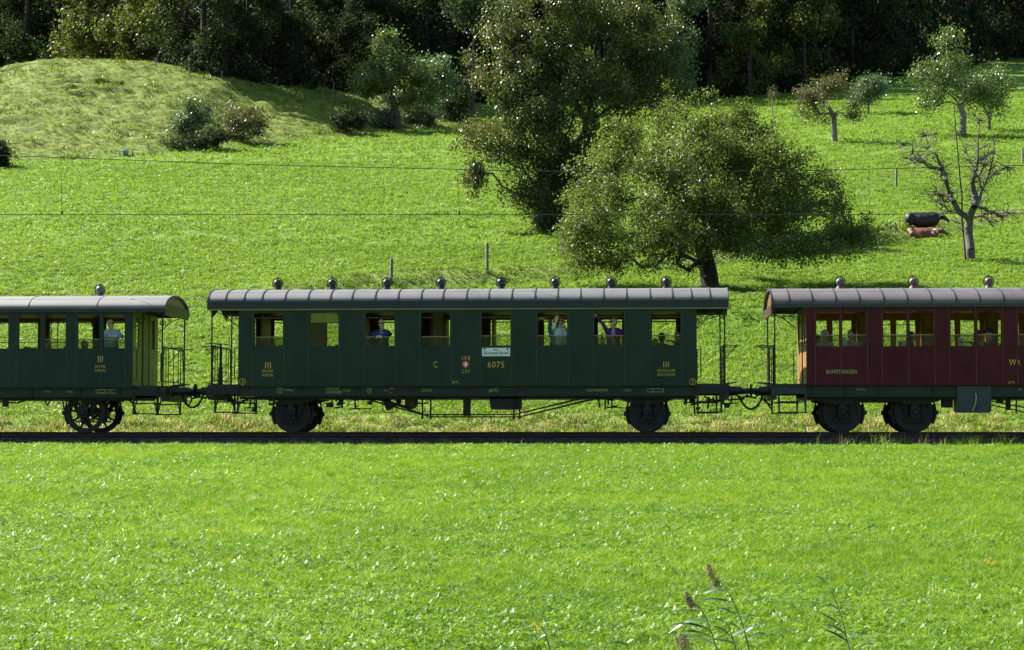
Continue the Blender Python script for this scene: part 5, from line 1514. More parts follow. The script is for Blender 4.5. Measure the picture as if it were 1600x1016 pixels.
def rotz(a): return np.array([[math.cos(a), -math.sin(a), 0], [math.sin(a), math.cos(a), 0], [0, 0, 1]])
SKIN = mat("skin", (0.66, 0.40, 0.29), 0.5, 0, .08)
m_lens = mat("sunglass_lens", (0.006, 0.006, 0.008), 0.12)
def person(label, X, Y, zf, zh, top, legs=None, hair="grey", seated=False, turn=0.0, head_turn=0.0, lean=0.0, side=0.0, arms=(), glasses=True, h=.009, open_front=None, long_hair=False, cap=None, sc=None, sleeve=1.0, width=1.0, skin=None):
    """zf: floor, zh: height of the head's centre; local frame: +x picture right, -y towards the camera.  arms: (side, elbow, wrist, hand direction, palm, pose) in world offsets from (X, Y, zf)"""
    base_h = 1.61 - (.47 if seated else 0)
    k = sc or (zh - zf) / base_h
    R = rotz(turn)
    hipz = .95 - (.47 if seated else 0)
    def T(p, rot=True):
        p = np.array(p, float) * k
        if rot: p = R @ p
        t = max(0.0, p[2] / k - hipz)
        p[1] -= lean * t; p[0] += side * t
        return np.array([X, Y, zf]) + p
    dz = -.47 if seated else 0
    pr = []
    def cap_(a, b, ra, rb, m, kk=.03): pr.append(('c', T(a), T(b), ra * k, rb * k, m, kk))
    # 0 skin, 1 top, 2 legs, 3 hair, 4 front, 5 cap, 6 shoe
    cap_((-.07 * width, 0, .96 + dz), (.07 * width, 0, .96 + dz), .125, .125, 2)
    cap_((-.06 * width, .0, 1.08 + dz), (.06 * width, .0, 1.08 + dz), .122, .122, 1, .05)
    cap_((-.085 * width, .0, 1.27 + dz), (.085 * width, .0, 1.27 + dz), .122, .122, 1, .05)
    cap_((-.145 * width, .01, 1.39 + dz), (.145 * width, .01, 1.39 + dz), .066, .066, 1, .05)
    cap_((-.07, .0, 1.42 + dz), (.07, .0, 1.42 + dz), .06, .06, 1, .04)
    if open_front is not None:
        cap_((0, -.085, 1.02 + dz), (0, -.09, 1.33 + dz), .055, .05, 4, .01); cap_((0, -.075, 1.33 + dz), (0, -.05, 1.43 + dz), .045, .025, 4, .01)
    else: cap_((0, -.055, 1.38 + dz), (0, -.045, 1.45 + dz), .032, .04, 0, .01)
    cap_((0, .01, 1.43 + dz), (0, -.012, 1.55 + dz), .055, .05, 0, .02)
    Rh = R @ rotz(head_turn); hc = T((0, -.02, 1.61 + dz))
    def H(p): return hc + Rh @ (np.array(p, float) * k)
    def he(c, r, m, kk=.012): pr.append(('e', H(c), [q * k for q in r], m, kk, Rh))
    he((0, 0, .01), (.074, .094, .108), 0); pr.append(('c', H((0, -.045, -.07)), H((0, -.055, -.085)), .047 * k, .036 * k, 0, .02))
    pr.append(('c', H((0, -.088, .005)), H((0, -.106, -.025)), .010 * k, .015 * k, 0, .008))
    pr.append(('c', H((-.045, -.076, .035)), H((.045, -.076, .035)), .013 * k, .013 * k, 0, .01))
    for s in (-1, 1): he((s * .076, .008, -.01), (.011, .02, .031), 0, .006)
    pr.append(('c', H((-.022, -.089, -.058)), H((.022, -.089, -.058)), .0075 * k, .0075 * k, 7, .004))
    he((0, .022, .040), (.083, .092, .092), 3, .01); he((0, .05, .0), (.078, .062, .085), 3, .01)
    if long_hair:
        he((0, .045, -.06), (.088, .06, .12), 3, .02); 
        for s in (-1, 1): he((s * .072, .01, -.05), (.022, .04, .09), 3, .01)
    if cap: 
        he((0, .008, .062), (.088, .10, .075), 5, .004); pr.append(('c', H((0, -.06, .055)), H((0, -.135, .045)), .05 * k, .035 * k, 5, .01))
    # legs
    for s in (-1, 1):
        if seated:
            cap_((s * .09, 0, .47), (s * .10, -.42, .47), .085, .06, 2); cap_((s * .10, -.42, .47), (s * .10, -.40, .09), .058, .042, 2); cap_((s * .10, -.38, .045), (s * .11, -.52, .035), .042, .034, 6)
        else:
            cap_((s * .085, 0, .90), (s * .10, -.01, .50), .09, .06, 2); cap_((s * .10, -.01, .50), (s * .10, .02, .10), .058, .042, 2); cap_((s * .10, .03, .045), (s * .11, -.13, .035), .042, .034, 6)
    done = set()
    for (s, el, wr, hd, pn, pose) in arms:
        sh = T((s * .175 * width, .01, 1.385 + dz)); e = np.array([X, Y, zf]) + np.array(el); w = np.array([X, Y, zf]) + np.array(wr)
        done.add(s)
        pr.append(('c', sh, e, .058 * k, .045 * k, 1, .03))
        mid = e + (w - e) * sleeve
        pr.append(('c', e, mid, .045 * k, (.040 if sleeve >= 1 else .046) * k, 1, .02))
        pr.append(('c', e, w, .036 * k, .027 * k, 0, .01))
        hand(pr, w, hd, pn, 0, k, pose, thumb=s * (1 if np.dot(np.cross(np.array(hd), np.array(pn)), np.array([s, 0, 0])) * s > 0 else -1) if True else 1)
    for s in (-1, 1):
        if s in done: continue
        sh = T((s * .175 * width, .01, 1.385 + dz))
        if seated: e = T((s * .23, -.08, 1.12 + dz)); w = T((s * .12, -.30, 1.06 + dz)); hd = R @ np.array((-s * .3, -.9, -.1)); 
        else: e = T((s * .235, .02, 1.10 + dz)); w = T((s * .22, -.06, .86 + dz)); hd = R @ np.array((0, -.1, -1.0))
        pr.append(('c', sh, e, .058 * k, .045 * k, 1, .03)); pr.append(('c', e, w, .044 * k, .036 * k, 1, .02)); hand(pr, w, hd, R @ np.array((-s, 0, -.2)), 0, k, "relaxed")
    hcol = {"grey": (.56, .56, .57), "dark": (.018, .014, .012), "brown": (.07, .04, .022), "white": (.62, .60, .57), "blond": (.30, .22, .10)}[hair]
    def cm(n, c, r=.85): return mat("cloth_" + n, c, r, 0, .12, 9, bump=.25, bscale=60)
    key = lambda c: "_".join(f"{int(q * 1000):03d}" for q in c)
    ms = [skin or SKIN, cm(key(top), top), cm(key(legs or (.03, .035, .05)), legs or (.03, .035, .05)), mat("hair_" + hair, hcol, .7, 0, .25, 30), cm(key(open_front or (.3, .4, .5)), open_front or (.3, .4, .5)), cm(key(cap or (.5, .5, .5)), cap or (.5, .5, .5)), mat("shoe_leather", (.02, .018, .016), .5), mat("lips", (.34, .13, .11), .5, 0, .05)]
    base = Vector((X, Y, zf))
    o = thing("person", label, "person", base)
    me = surface("person_body", pr, h, ms)
    me.transform(Matrix.Translation(-base)); link("body", me, o)
    if glasses:
        b = MB()
        for s in (-1, 1):
            c = Vector(H((s * .034, -.094, .020))); r_ = .024 * k
            rx = Vector(Rh @ np.array((1, 0, 0))); ry = Vector(Rh @ np.array((0, -1, 0)))
            vs = [c + rx * r_ * 1.15 * math.cos(t) + Vector((0, 0, r_ * .85 * math.sin(t))) + ry * (d - .0) for d in (.004, .010) for t in [2 * math.pi * i / 12 for i in range(12)]]
            b.add(vs, [list(range(12))[::-1], list(range(12, 24))] + [(i, (i + 1) % 12, 12 + (i + 1) % 12, 12 + i) for i in range(12)])
            b.tube([H((s * .058, -.092, .026)), H((s * .078, -.02, .022)), H((s * .08, .02, .015))], .004 * k, 5)
        b.tube([H((-.014, -.1, .024)), H((.014, -.1, .024))], .004 * k, 5)
        b.build("sunglasses", m_lens, o)
    return o

zM, zL, zR = MID["zfl"], LEFT["zfl"], RED["zfl"]
def rel(px, py, Y, X0, Y0, zf):
    v = at(px, py, Y); return (v.x - X0, v.y - Y0, v.z - zf)
# man in the navy jacket, leaning on the lowered pane with folded hands
Y0 = 51.62; X0 = X_(597, Y0, 520)
person("grey-haired man in a navy jacket leaning out over the third coach window with clasped hands", X0, Y0, zM, Z_(506, Y0 - .12), (.030, .050, .135), hair="grey", lean=.2, open_front=(.16, .24, .38),
       arms=((-1, rel(578.5, 523, 51.46, X0, Y0, zM), rel(588, 525, 51.20, X0, Y0, zM), (.9, -.25, -.1), (0, .5, -.8), "relaxed"), (1, rel(610, 522.5, 51.46, X0, Y0, zM), rel(596, 525, 51.22, X0, Y0, zM), (-.9, -.2, -.15), (0, .3, -.9), "relaxed")), head_turn=.05, width=1.05)
# woman in the pale blue shirt, waving
Y0 = 51.66; X0 = X_(877.5, Y0, 520)
person("person in a pale blue shirt waving an open hand at the sixth coach window", X0, Y0, zM, Z_(503.5, Y0 - .1), (.58, .74, .82), legs=(.5, .52, .42), hair="grey", lean=.12, open_front=(.62, .66, .60), sleeve=.45,
       arms=((-1, rel(864.5, 512, 51.42, X0, Y0, zM), rel(869, 502.5, 51.34, X0, Y0, zM), (.22, -.05, 1), (.25, -1, 0), "open"), (1, rel(887, 523, 51.5, X0, Y0, zM), rel(883, 514, 51.40, X0, Y0, zM), (-.3, -.1, .9), (-.8, .5, .2), "fist")), head_turn=-.12)
# the one behind, pointing
Y0 = 52.02; X0 = X_(870, Y0, 520)
person("person in a mid-blue shirt behind the waving one, stretching an arm to point left", X0, Y0, zM, Z_(503, Y0), (.18, .32, .56), hair="brown", lean=.06, sleeve=.1, glasses=False,
       arms=((-1, rel(860, 500.5, 51.75, X0, Y0, zM), rel(848, 498, 51.45, X0, Y0, zM), (-1, -.25, .12), (0, -.2, -1), "point"),), head_turn=-.7)
# woman in the purple cardigan
Y0 = 51.64; X0 = X_(958.5, Y0, 520)
person("grey-haired woman in a purple cardigan with one arm raised at the seventh coach window", X0, Y0, zM, Z_(504.5, Y0 - .08), (.13, .02, .17), hair="grey", lean=.1, open_front=(.34, .36, .42), legs=(.2, .2, .2),
       arms=((-1, rel(942, 506.5, 51.5, X0, Y0, zM), rel(933, 496.5, 51.42, X0, Y0, zM), (-.6, -.2, .8), (0, -1, .2), "hold"), (1, rel(972.5, 522.5, 51.5, X0, Y0, zM), rel(959, 525.5, 51.36, X0, Y0, zM), (-1, -.2, .0), (0, .3, -1), "relaxed")), head_turn=-.75)
# seated heads seen through the eighth window
def sitter(label, px, py, Y, zf, top, hair, turn=0.0, **kw):
    kw.setdefault("glasses", False); kw.setdefault("h", .013)
    zh = Z_(py, Y); k = min(1.04, (zh - zf) / 1.14)
    person(label, X_(px, Y, py), Y, zf, zh, top, hair=hair, seated=True, turn=turn, **kw)
sitter("seated person with dark short hair, middle of the three silhouettes in the eighth window", 1034, 529, 53.3, zM, (.05, .05, .05), "dark", 3.0)
sitter("dark-haired seated person with an outstretched forearm at the eighth window's right edge", 1061, 525, 52.3, zM, (.10, .09, .11), "dark", -1.1, arms=((-1, rel(1056, 536, 52.0, X_(1061, 52.3, 525), 52.3, zM), rel(1049, 533, 51.85, X_(1061, 52.3, 525), 52.3, zM), (-1, -.2, .1), (0, 0, -1), "hold"),), sleeve=.1)
sitter("small seated person low in the left corner of the eighth window", 1024, 537, 52.2, zM, (.07, .06, .05), "brown", .4)
# left coach
Y0 = 51.62; X0 = X_(174.5, Y0, 520)
person("grey-haired man in a light blue sweater resting his arms on the left coach's window", X0, Y0, zL, Z_(504.5, Y0 - .1), (.34, .50, .66), hair="grey", lean=.14, legs=(.06, .07, .1),
       arms=((-1, rel(163.5, 525, 51.5, X0, Y0, zL), rel(172, 525.5, 51.30, X0, Y0, zL), (1, -.1, .1), (0, .4, -.9), "relaxed"), (1, rel(191, 526, 51.48, X0, Y0, zL), rel(181, 524.5, 51.28, X0, Y0, zL), (-1, -.1, .1), (0, .3, -.9), "relaxed")), head_turn=.55, width=1.06)
sitter("pale-haired seated person in the next window pair left of the man in the sweater", 74, 540, 53.3, zL, (.25, .28, .25), "white", 1.6)
sitter("grey-haired seated person in the window just left of the man in the sweater", 131.5, 538, 53.3, zL, (.2, .22, .25), "grey", 1.4)
# red coach
sitter("diner in a pale top with sunglasses in the first window of the red coach", 1288.5, 526, 52.0, zR, (.5, .52, .56), "blond", .3, cap=(.55, .56, .58), glasses=True)
sitter("dark silhouetted diner cut off by the left edge of the red coach's first window", 1277, 533, 53.0, zR, (.05, .05, .05), "dark", 1.5)
sitter("dark-haired diner in a white shirt in the second window of the red coach", 1330.5, 525, 52.2, zR, (.52, .54, .58), "dark", -.6)
sitter("long-haired diner in dark clothes behind the bar of the red coach's second window pair", 1423, 528, 52.6, zR, (.04, .045, .04), "brown", 1.3, long_hair=True)
sitter("long-haired diner pointing across the table in the red coach's third window pair", 1528, 526, 52.0, zR, (.32, .36, .4), "brown", -1.3, long_hair=True, sleeve=.1, arms=((-1, rel(1519, 536, 51.8, X_(1528, 52.0, 526), 52.0, zR), rel(1511, 534, 51.75, X_(1528, 52.0, 526), 52.0, zR), (-1, 0, .2), (0, 0, -1), "point"),))
sitter("diner in a dark jacket and cap, right in the red coach's third window pair", 1547, 524, 52.1, zR, (.035, .045, .03), "dark", -1.2, cap=(.03, .04, .06))
# menu cards and bottle
for px, py0, py1, w, lab in ((1320, 527, 546, 8, "white folded menu card in the red coach's first window pair"), (1410.5, 532.5, 546, 13, "white menu card with a dark picture in the red coach's second window pair"), (1502.5, 527.5, 546, 9, "tall white menu card with dark print in the red coach's third window pair")):
    Y = 51.62; a, d = at(px - w / 2, py1, Y), at(px + w / 2, py0, Y); zt_ = zR + .75
    t = thing("menu_card", lab, "menu card", ((a.x + d.x) / 2, Y, zt_), "menu cards on the buffet tables")
    MB().add([(a.x, Y, zt_), (d.x, Y, zt_), (d.x, Y + .05, d.z), (a.x, Y + .05, d.z), (a.x, Y + .10, zt_), (d.x, Y + .10, zt_), (d.x, Y + .054, d.z), (a.x, Y + .054, d.z)],
             [(0, 1, 2, 3), (5, 4, 7, 6), (3, 2, 6, 7), (0, 3, 7, 4), (1, 5, 6, 2), (0, 4, 5, 1)]).build("card", m_white, t)
    if px > 1400:
        e0, e1 = (.12, .38) if px < 1450 else (.25, .8); b = MB(); f = lambda u, v: (a.x + (d.x - a.x) * u, Y + .05 * (zt_ + (d.z - zt_) * v - zt_) / (d.z - zt_) - .003, zt_ + (d.z - zt_) * v)
        for v0, v1 in (((.68, .9),) if px < 1450 else ((.68, .74), (.78, .82))): b.add([f(e0, v0), f(e1, v0), f(e1, v1), f(e0, v1)], [(0, 1, 2, 3)])
        b.build("print", m_black, t)
b = MB(); x0, x1 = px2x(931), px2x(950); zt_ = Z_(538.5, 51.5); b.box(x0, x1, YN + .10, YN + .45, zt_ - .03, zt_); b.build("window_table", m_seatw, MID["co"])
p = at(941, 535, 51.45); t = thing("bottle", "small bottle with a pink and white label on the ledge beside the woman in purple", "bottle", (p.x, p.y, zt_))
MB().lathe([(.038, 0), (.040, .01), (.040, .15), (.030, .19), (.014, .225), (.013, .28)], (p.x, p.y, zt_), 'z', 14).build("glass", mat("bottle_glass", (.03, .05, .02), .1), t)
MB().lathe([(.0412, .03), (.0412, .14)], (p.x, p.y, zt_), 'z', 14).build("label", mat("label_pink", (.75, .35, .38), .6, 0, .35, 30), t)
MB().lathe([(.0145, .25), (.0145, .29), (0, .292)], (p.x, p.y, zt_), 'z', 10).build("cap", m_black, t)

# ------------------------------------------------------------------ cattle
m_cowblk = mat("cow_black", (0.006, 0.0055, 0.0055), 0.6, 0, .3); m_cowbr = mat("cow_brown", (0.14, 0.045, 0.018), 0.6, 0, .3); m_cowgr = mat("cow_grey_brown", (0.055, 0.040, 0.032), 0.6, 0, .3); m_cowwh = mat("cow_white", (0.62, 0.56, 0.48), 0.7, 0, .1); m_horn = mat("cow_dark", (0.03, 0.025, 0.022), .5)
def cow(label, loc, sc, body, lying=False, head_low=0.0, white=(), rot=0.0, group="cattle on the pasture", head_y=0.0, drop=0.0, face=None):
    """nose towards +x; trunk, neck, jointed legs, tail"""
    pr = []
    z = -.62 if lying else -drop
    def c(a, b, ra, rb, m=0, k=.08): pr.append(('c', a, b, ra, rb, m, k))
    c((-.62, 0, 1.02 + z), (-.1, 0, .93 + z), .27, .36); c((-.1, 0, .90 + z), (.2, 0, .91 + z), .36, .36); c((.2, 0, .92 + z), (.60, 0, .96 + z), .36, .31); c((-.62, -.17, 1.27 + z), (-.60, -.12, 1.22 + z), .05, .06, 0, .05); c((-.62, .17, 1.27 + z), (-.60, .12, 1.22 + z), .05, .06, 0, .05); c((.42, 0, 1.28 + z), (.58, 0, 1.29 + z), .08, .07, 0, .08); c((-.66, -.1, 1.10 + z), (-.66, .1, 1.10 + z), .2, .2)
    c((-.7, 0, 1.22 + z), (.55, 0, 1.24 + z), .10, .11); c((.62, 0, 1.05 + z), (.72, 0, .88 + z), .20, .14)
    hz = 1.30 + z - head_low
    c((-.78, 0, 1.16 + z), (-.80, 0, .80 + z), .14, .17); c((.30, 0, .62 + z), (.62, 0, .72 + z), .16, .15); c((-.30, 0, 1.20 + z), (.15, 0, 1.17 + z), .12, .12)
    c((.62, 0, 1.14 + z), (1.0, head_y * .6, hz + .02), .20, .135, 0, .1); c((.95, head_y * .7, hz + .04), (1.12, head_y, hz + .04), .13, .115, 0, .04)
    c((1.12, head_y, hz + .02), (1.36, head_y * 1.3, hz - .16), .105, .072, 2 if 'face' in white else 0, .04); c((1.36, head_y * 1.3, hz - .16), (1.40, head_y * 1.3, hz - .19), .075, .06, 1, .01)
    for s in (-1, 1):
        c((1.03, s * .10 + head_y, hz + .10), (1.02, s * .25 + head_y, hz + .07), .035, .03, 0, .01); c((1.10, s * .07 + head_y, hz + .14), (1.10, s * .13 + head_y, hz + .20), .022, .012, 1, .005)
        pr.append(('e', (1.18, s * .085 + head_y * 1.1, hz + .05), (.02, .015, .02), 1, .002))
    if not lying:
        for s in (-1, 1):
            c((-.68, s * .17, 1.0 + z), (-.60, s * .18, max(.5, .66 + z)), .17, .095); c((-.60, s * .18, max(.5, .66 + z)), (-.74, s * .17, .40), .085, .055, 0, .03); c((-.74, s * .17, .40), (-.70, s * .17, .08), .048, .042, 0, .02); c((-.69, s * .17, .05), (-.66, s * .17, .03), .055, .05, 1, .01)
            c((.55, s * .15, .88 + z), (.56, s * .16, .46), .12, .065); c((.56, s * .16, .46), (.55, s * .16, .08), .052, .042, 0, .02); c((.56, s * .16, .05), (.59, s * .16, .03), .052, .048, 1, .01)
        c((-.84, 0, 1.20 + z), (-.93, 0, .95 + z), .035, .022, 0, .02); c((-.93, 0, .95 + z), (-.91, 0, .5), .022, .018, 0, .02); c((-.91, 0, .5), (-.90, 0, .36), .04, .02, 1, .02)
    else:
        for s in (-1, 1):
            c((-.6, s * .24, .34), (-.18, s * .40, .16), .19, .10); c((-.18, s * .40, .14), (-.55, s * .46, .07), .07, .05, 0, .03)
            c((.55, s * .2, .28), (.86, s * .24, .10), .13, .075); c((.86, s * .24, .09), (.58, s * .30, .06), .06, .05, 0, .03)
        c((-.88, 0, .44), (-.96, -.15, .12), .035, .03, 0, .02)
    if 'neck' in white: pr.append(('e', (.72, -.17, 1.12 + z), (.16, .09, .14), 2, .02)); pr.append(('e', (.55, -.27, 1.0 + z), (.1, .07, .08), 2, .02))
    if 'rump' in white: pr.append(('e', (-.5, -.30, .86 + z), (.12, .06, .12), 2, .02))
    me = surface("cow_body", pr, .022, [body, m_horn, face or m_cowwh])
    o = thing("cow", label, "cow", loc, group); c_ = link("body", me, o); c_.scale = sc if isinstance(sc, tuple) else (sc, sc, sc); c_.rotation_euler.z = rot
    return o
pc = hit(1447, 374); k = 1 / ppm(pc)
cow("black cow standing behind the brown lying one, grey-brown head to the right", (X_(1441, pc.y + .75, 372), pc.y + .75, hgt(X_(1441, pc.y + .75, 372), pc.y + .75) - .02), (.92, .95, .97), m_cowblk, head_low=.24, drop=.30, white=('face',), face=m_cowgr, head_y=-.12)
cow("brown cow lying in the grass with white on its neck", (X_(1441, pc.y, 374), pc.y, pc.z - .04), (.84, .95, .82), m_cowbr, True, head_low=.18, white=('neck',), head_y=-.15)
q = hit(28, 97); cow("small brown cow in the shade on the hilltop by the left picture edge", (q.x, q.y, q.z - .03), .8, m_cowbr, head_low=.3, rot=2.6)

# ------------------------------------------------------------------ reeds in the ditch in front
m_reed = leaf_mat("reed_leaf", [(0.0, (0.035, 0.085, 0.05)), (0.6, (0.07, 0.14, 0.06)), (1.0, (0.14, 0.20, 0.06))], 0.3, 0.35, 0.5, tcol=(1.3, 1.4, .5))
m_reedstem = mat("reed_stem", (0.11, 0.14, 0.05), 0.6); m_plume = mat("reed_plume", (0.20, 0.14, 0.10), 0.9, 0, .3, 20)
def reed(label, Y, stem, leaves, plume=None):
    """stem and leaf points in photo pixels at the distance Y; the stem goes on down to the ditch"""
    pts = [at(px, py, Y) for px, py in stem]
    d = (pts[0] - pts[1]) if len(pts) > 1 else Vector((0, 0, -1)); d = Vector((d.x * .3, 0, d.z)).normalized() if d.length > 0 else Vector((0, 0, -1))
    g = hgt(pts[0].x, Y); base = Vector((pts[0].x - .02, Y, g))
    o = thing("reed", label, "reed", base, "reeds in the foreground")
    MB().tube([base - Vector((0, 0, .1)), base.lerp(pts[0], .5) + Vector((.01, 0, 0))] + pts, [.006] * 3 + [.0045 - .003 * i / max(1, len(pts)) for i in range(1, len(pts))], 6).build("stem", m_reedstem, o)
    rng = np.random.default_rng(int(stem[0][0]))
    for (p, q, w, sag) in leaves:
        a, c = at(*p, Y), at(*q, Y + rng.uniform(-.05, .05)); n = 9; V = []; F = []
        up = Vector((0, 0, 1)); sd = Vector((0, 1, .75)).normalized()
        for i in range(n + 1):
            t = i / n; c_ = a.lerp(c, t); c_.z += sag * math.sin(math.pi * t); ww = w * .5 * math.sin(math.pi * min(1, t * .85 + .15)) ** .8
            if i == n: ww = 0.0005
            V += [c_ - sd * ww, c_ + Vector((0, 0, -ww * .3)), c_ + sd * ww]
            if i: k = 3 * i; F += [(k - 3, k - 2, k + 1, k), (k - 2, k - 1, k + 2, k + 1)]
        base_ = wloc(o); me = fast_mesh("reed_leaf", [tuple(v - base_) for v in V], F, [m_reed], smooth=True, tint=np.full(len(V), rng.random())); link("leaf", me, o)
    if plume:
        b = MB(); n = 260; P = [at(px, py, Y) for px, py, r in plume]
        for i in range(n):
            t = rng.random() * (len(P) - 1); k = min(int(t), len(P) - 2); f = t - k; c = P[k].lerp(P[k + 1], f); r = (plume[k][2] * (1 - f) + plume[k + 1][2] * f) * Y / FOC
            c = c + Vector(rng.normal(size=3) * r * .45); d = Vector(rng.normal(size=3) * .5 + np.array([-.3, 0, -1.0])).normalized() * rng.uniform(.012, .03)
            b.tube([c, c + d], [.0016, .0006], 3, False)
        b.tube(P, .002, 4); b.build("plume", m_plume, o)
    return o
reed("tall reed with a brown plume, right of the others, leaning left", 12.0, [(1172, 1022), (1160, 975), (1146, 940), (1134, 918), (1120, 905)],
     [((1134, 923), (1099, 928), .022, .012), ((1141, 940), (1095, 938), .018, .012), ((1149, 960), (1120, 950), .014, .01), ((1154, 972), (1186, 962), .016, .015), ((1162, 992), (1192, 976), .024, .02), ((1168, 1000), (1199, 992), .026, .02), ((1120, 912), (1080, 927), .008, .0), ((1158, 985), (1134, 972), .014, .01)],
     [(1107, 881, 3), (1111, 893, 7), (1116, 905, 9), (1122, 912, 5)])
reed("reed with a blurred brown plume, leftmost of the front group", 11.6, [(1122, 1022), (1112, 990), (1103, 965), (1094, 950), (1086, 944)],
     [((1104, 970), (1044, 990), .024, .03), ((1106, 982), (1042, 978), .022, .02), ((1116, 1006), (1054, 992), .030, .015), ((1112, 996), (1056, 993), .022, .03), ((1092, 948), (1066, 938), .010, .0), ((1098, 956), (1048, 956), .008, .01)],
     [(1072, 926, 3), (1078, 938, 7), (1084, 950, 6)])
reed("short reed whose fat pale plume just rises over the picture's bottom edge", 11.2, [(1072, 1040), (1070, 1020)], [((1070, 1022), (1050, 985), .012, .0)], [(1066, 996, 8), (1068, 1004, 13), (1070, 1016, 14)])
reed("slender reed with long leaves bending left, standing apart on the right", 12.2, [(1328, 1022), (1318, 975), (1308, 945), (1300, 925)],
     [((1300, 927), (1272, 901), .018, .03), ((1308, 950), (1279, 957), .02, .03), ((1309, 972), (1279, 956), .02, .0), ((1282, 944), (1255, 949), .012, .01), ((1296, 929), (1279, 936), .01, .01)])
reed("leafy reed without plume between the two plumed reeds", 11.8, [(1152, 1025), (1144, 995), (1134, 972)],
     [((1146, 1000), (1112, 978), .018, .02), ((1144, 994), (1134, 972), .014, .0), ((1140, 996), (1188, 976), .02, .012), ((1148, 1006), (1106, 1000), .016, .01), ((1134, 974), (1112, 972), .012, .02)])
reed("broad-leaved reed at the bottom right with leaves arching both ways", 11.9, [(1330, 1030), (1325, 1006), (1318, 985)],
     [((1322, 992), (1286, 978), .024, .02), ((1326, 1004), (1288, 984), .026, .01), ((1328, 1008), (1336, 984), .018, .01), ((1330, 1000), (1356, 992), .016, .02), ((1334, 1012), (1360, 1002), .016, .01)])
reed("low reed of a few pale leaves at the bottom, far left of the plumed reeds", 11.8, [(985, 1026), (978, 1006)], [((982, 1008), (950, 1006), .018, .01), ((980, 1004), (998, 1002), .016, .012), ((976, 1000), (958, 972), .012, .0), ((962, 973), (975, 971), .01, .005)])
reed("faint dry reed tip at the bottom left of the reeds", 12.0, [(862, 1024), (852, 990), (846, 978)], [((852, 992), (838, 1004), .014, .01), ((858, 1008), (884, 1004), .014, .012)])

# ------------------------------------------------------------------ grass
def tris_blades(n, h, spread, w, rng, lean=.5, curve=.4, jit=.35):
    V = []; F = []
    for i in range(n):
        a = rng.uniform(0, 6.283); r = spread * math.sqrt(rng.random()); x, y = r * math.cos(a), r * math.sin(a)
        H = h * rng.uniform(1 - jit, 1 + jit); d = rng.uniform(0, 6.283); l = rng.uniform(.1, lean) * H; dx, dy = math.cos(d), math.sin(d); ww = w * rng.uniform(.7, 1.3); s = rng.uniform(0, 3.14); sx, sy = math.cos(s) * ww / 2, math.sin(s) * ww / 2
        k = len(V)
        V += [(x - sx, y - sy, -.02), (x + sx, y + sy, -.02), (x + dx * l * .35 - sx * .8, y + dy * l * .35 - sy * .8, H * .55), (x + dx * l * .35 + sx * .8, y + dy * l * .35 + sy * .8, H * .55), (x + dx * l * (1 + curve), y + dy * l * (1 + curve), H * (1 - .3 * curve))]
        F += [(k, k + 1, k + 3), (k, k + 3, k + 2), (k + 2, k + 3, k + 4)]
    return V, F
def tris_clover(n, h, spread, r, rng):
    V = []; F = []
    for i in range(n):
        a = rng.uniform(0, 6.283); q = spread * math.sqrt(rng.random()); c = np.array([q * math.cos(a), q * math.sin(a), h * rng.uniform(.5, 1.1)]); t0 = rng.uniform(0, 2.1); R = r * rng.uniform(.7, 1.25); tilt = rng.normal(size=2) * .45
        for j in range(3):
            t = t0 + j * 2.094; u = np.array([math.cos(t), math.sin(t), 0]); v = np.array([-math.sin(t), math.cos(t), 0])
            def P(a_, b_): p = c + u * a_ * R + v * b_ * R; p[2] += (p[0] - c[0]) * tilt[0] + (p[1] - c[1]) * tilt[1] - .1 * R; return tuple(p)
            k = len(V); V += [tuple(c), P(.6, -.5), P(1.1, 0), P(.6, .5)]; F += [(k, k + 1, k + 2), (k, k + 2, k + 3)]
    return V, F
def proto(name, VF, m):
    me = fast_mesh(name, np.array(VF[0]), np.array(VF[1]), [m]); return bpy.data.objects.new(name, me)
def scatter(name, label, pts, size, sources):
    """a cloud of points; geometry nodes set one of the tufts on each"""
    me = bpy.data.meshes.new(name); me.vertices.add(len(pts)); me.vertices.foreach_set("co", np.asarray(pts, np.float32).ravel())
    a = me.attributes.new("size", 'FLOAT', 'POINT'); a.data.foreach_set("value", np.asarray(size, np.float32)); me.update()
    o = link(name, me); tag(o, label, name.replace("_", " "), None, "stuff")
    g = bpy.data.node_groups.new(name, 'GeometryNodeTree')
    g.interface.new_socket("Geometry", in_out='INPUT', socket_type='NodeSocketGeometry'); g.interface.new_socket("Geometry", in_out='OUTPUT', socket_type='NodeSocketGeometry')
    N, L = g.nodes, g.links
    i, u = N.new("NodeGroupInput"), N.new("NodeGroupOutput"); j = N.new("GeometryNodeJoinGeometry")
    for s in reversed(sources):
        q = N.new("GeometryNodeObjectInfo"); q.inputs["Object"].default_value = s; q.inputs["As Instance"].default_value = True; L.new(q.outputs["Geometry"], j.inputs[0])
    ip = N.new("GeometryNodeInstanceOnPoints"); L.new(i.outputs[0], ip.inputs["Points"]); L.new(j.outputs[0], ip.inputs["Instance"]); ip.inputs["Pick Instance"].default_value = True
    ri = N.new("FunctionNodeRandomValue"); ri.data_type = 'INT'; ri.inputs[4].default_value = 0; ri.inputs[5].default_value = len(sources) - 1; L.new(ri.outputs[2], ip.inputs["Instance Index"])
    rr = N.new("FunctionNodeRandomValue"); rr.data_type = 'FLOAT_VECTOR'; rr.inputs[0].default_value = (-.15, -.15, 0); rr.inputs[1].default_value = (.15, .15, 6.283); rr.inputs["Seed"].default_value = 3
    L.new(rr.outputs[0], ip.inputs["Rotation"])
    na = N.new("GeometryNodeInputNamedAttribute"); na.data_type = 'FLOAT'; na.inputs[0].default_value = "size"; L.new(na.outputs[0], ip.inputs["Scale"])
    L.new(ip.outputs[0], u.inputs[0])
    md = o.modifiers.new("scatter", 'NODES'); md.node_group = g
    return o
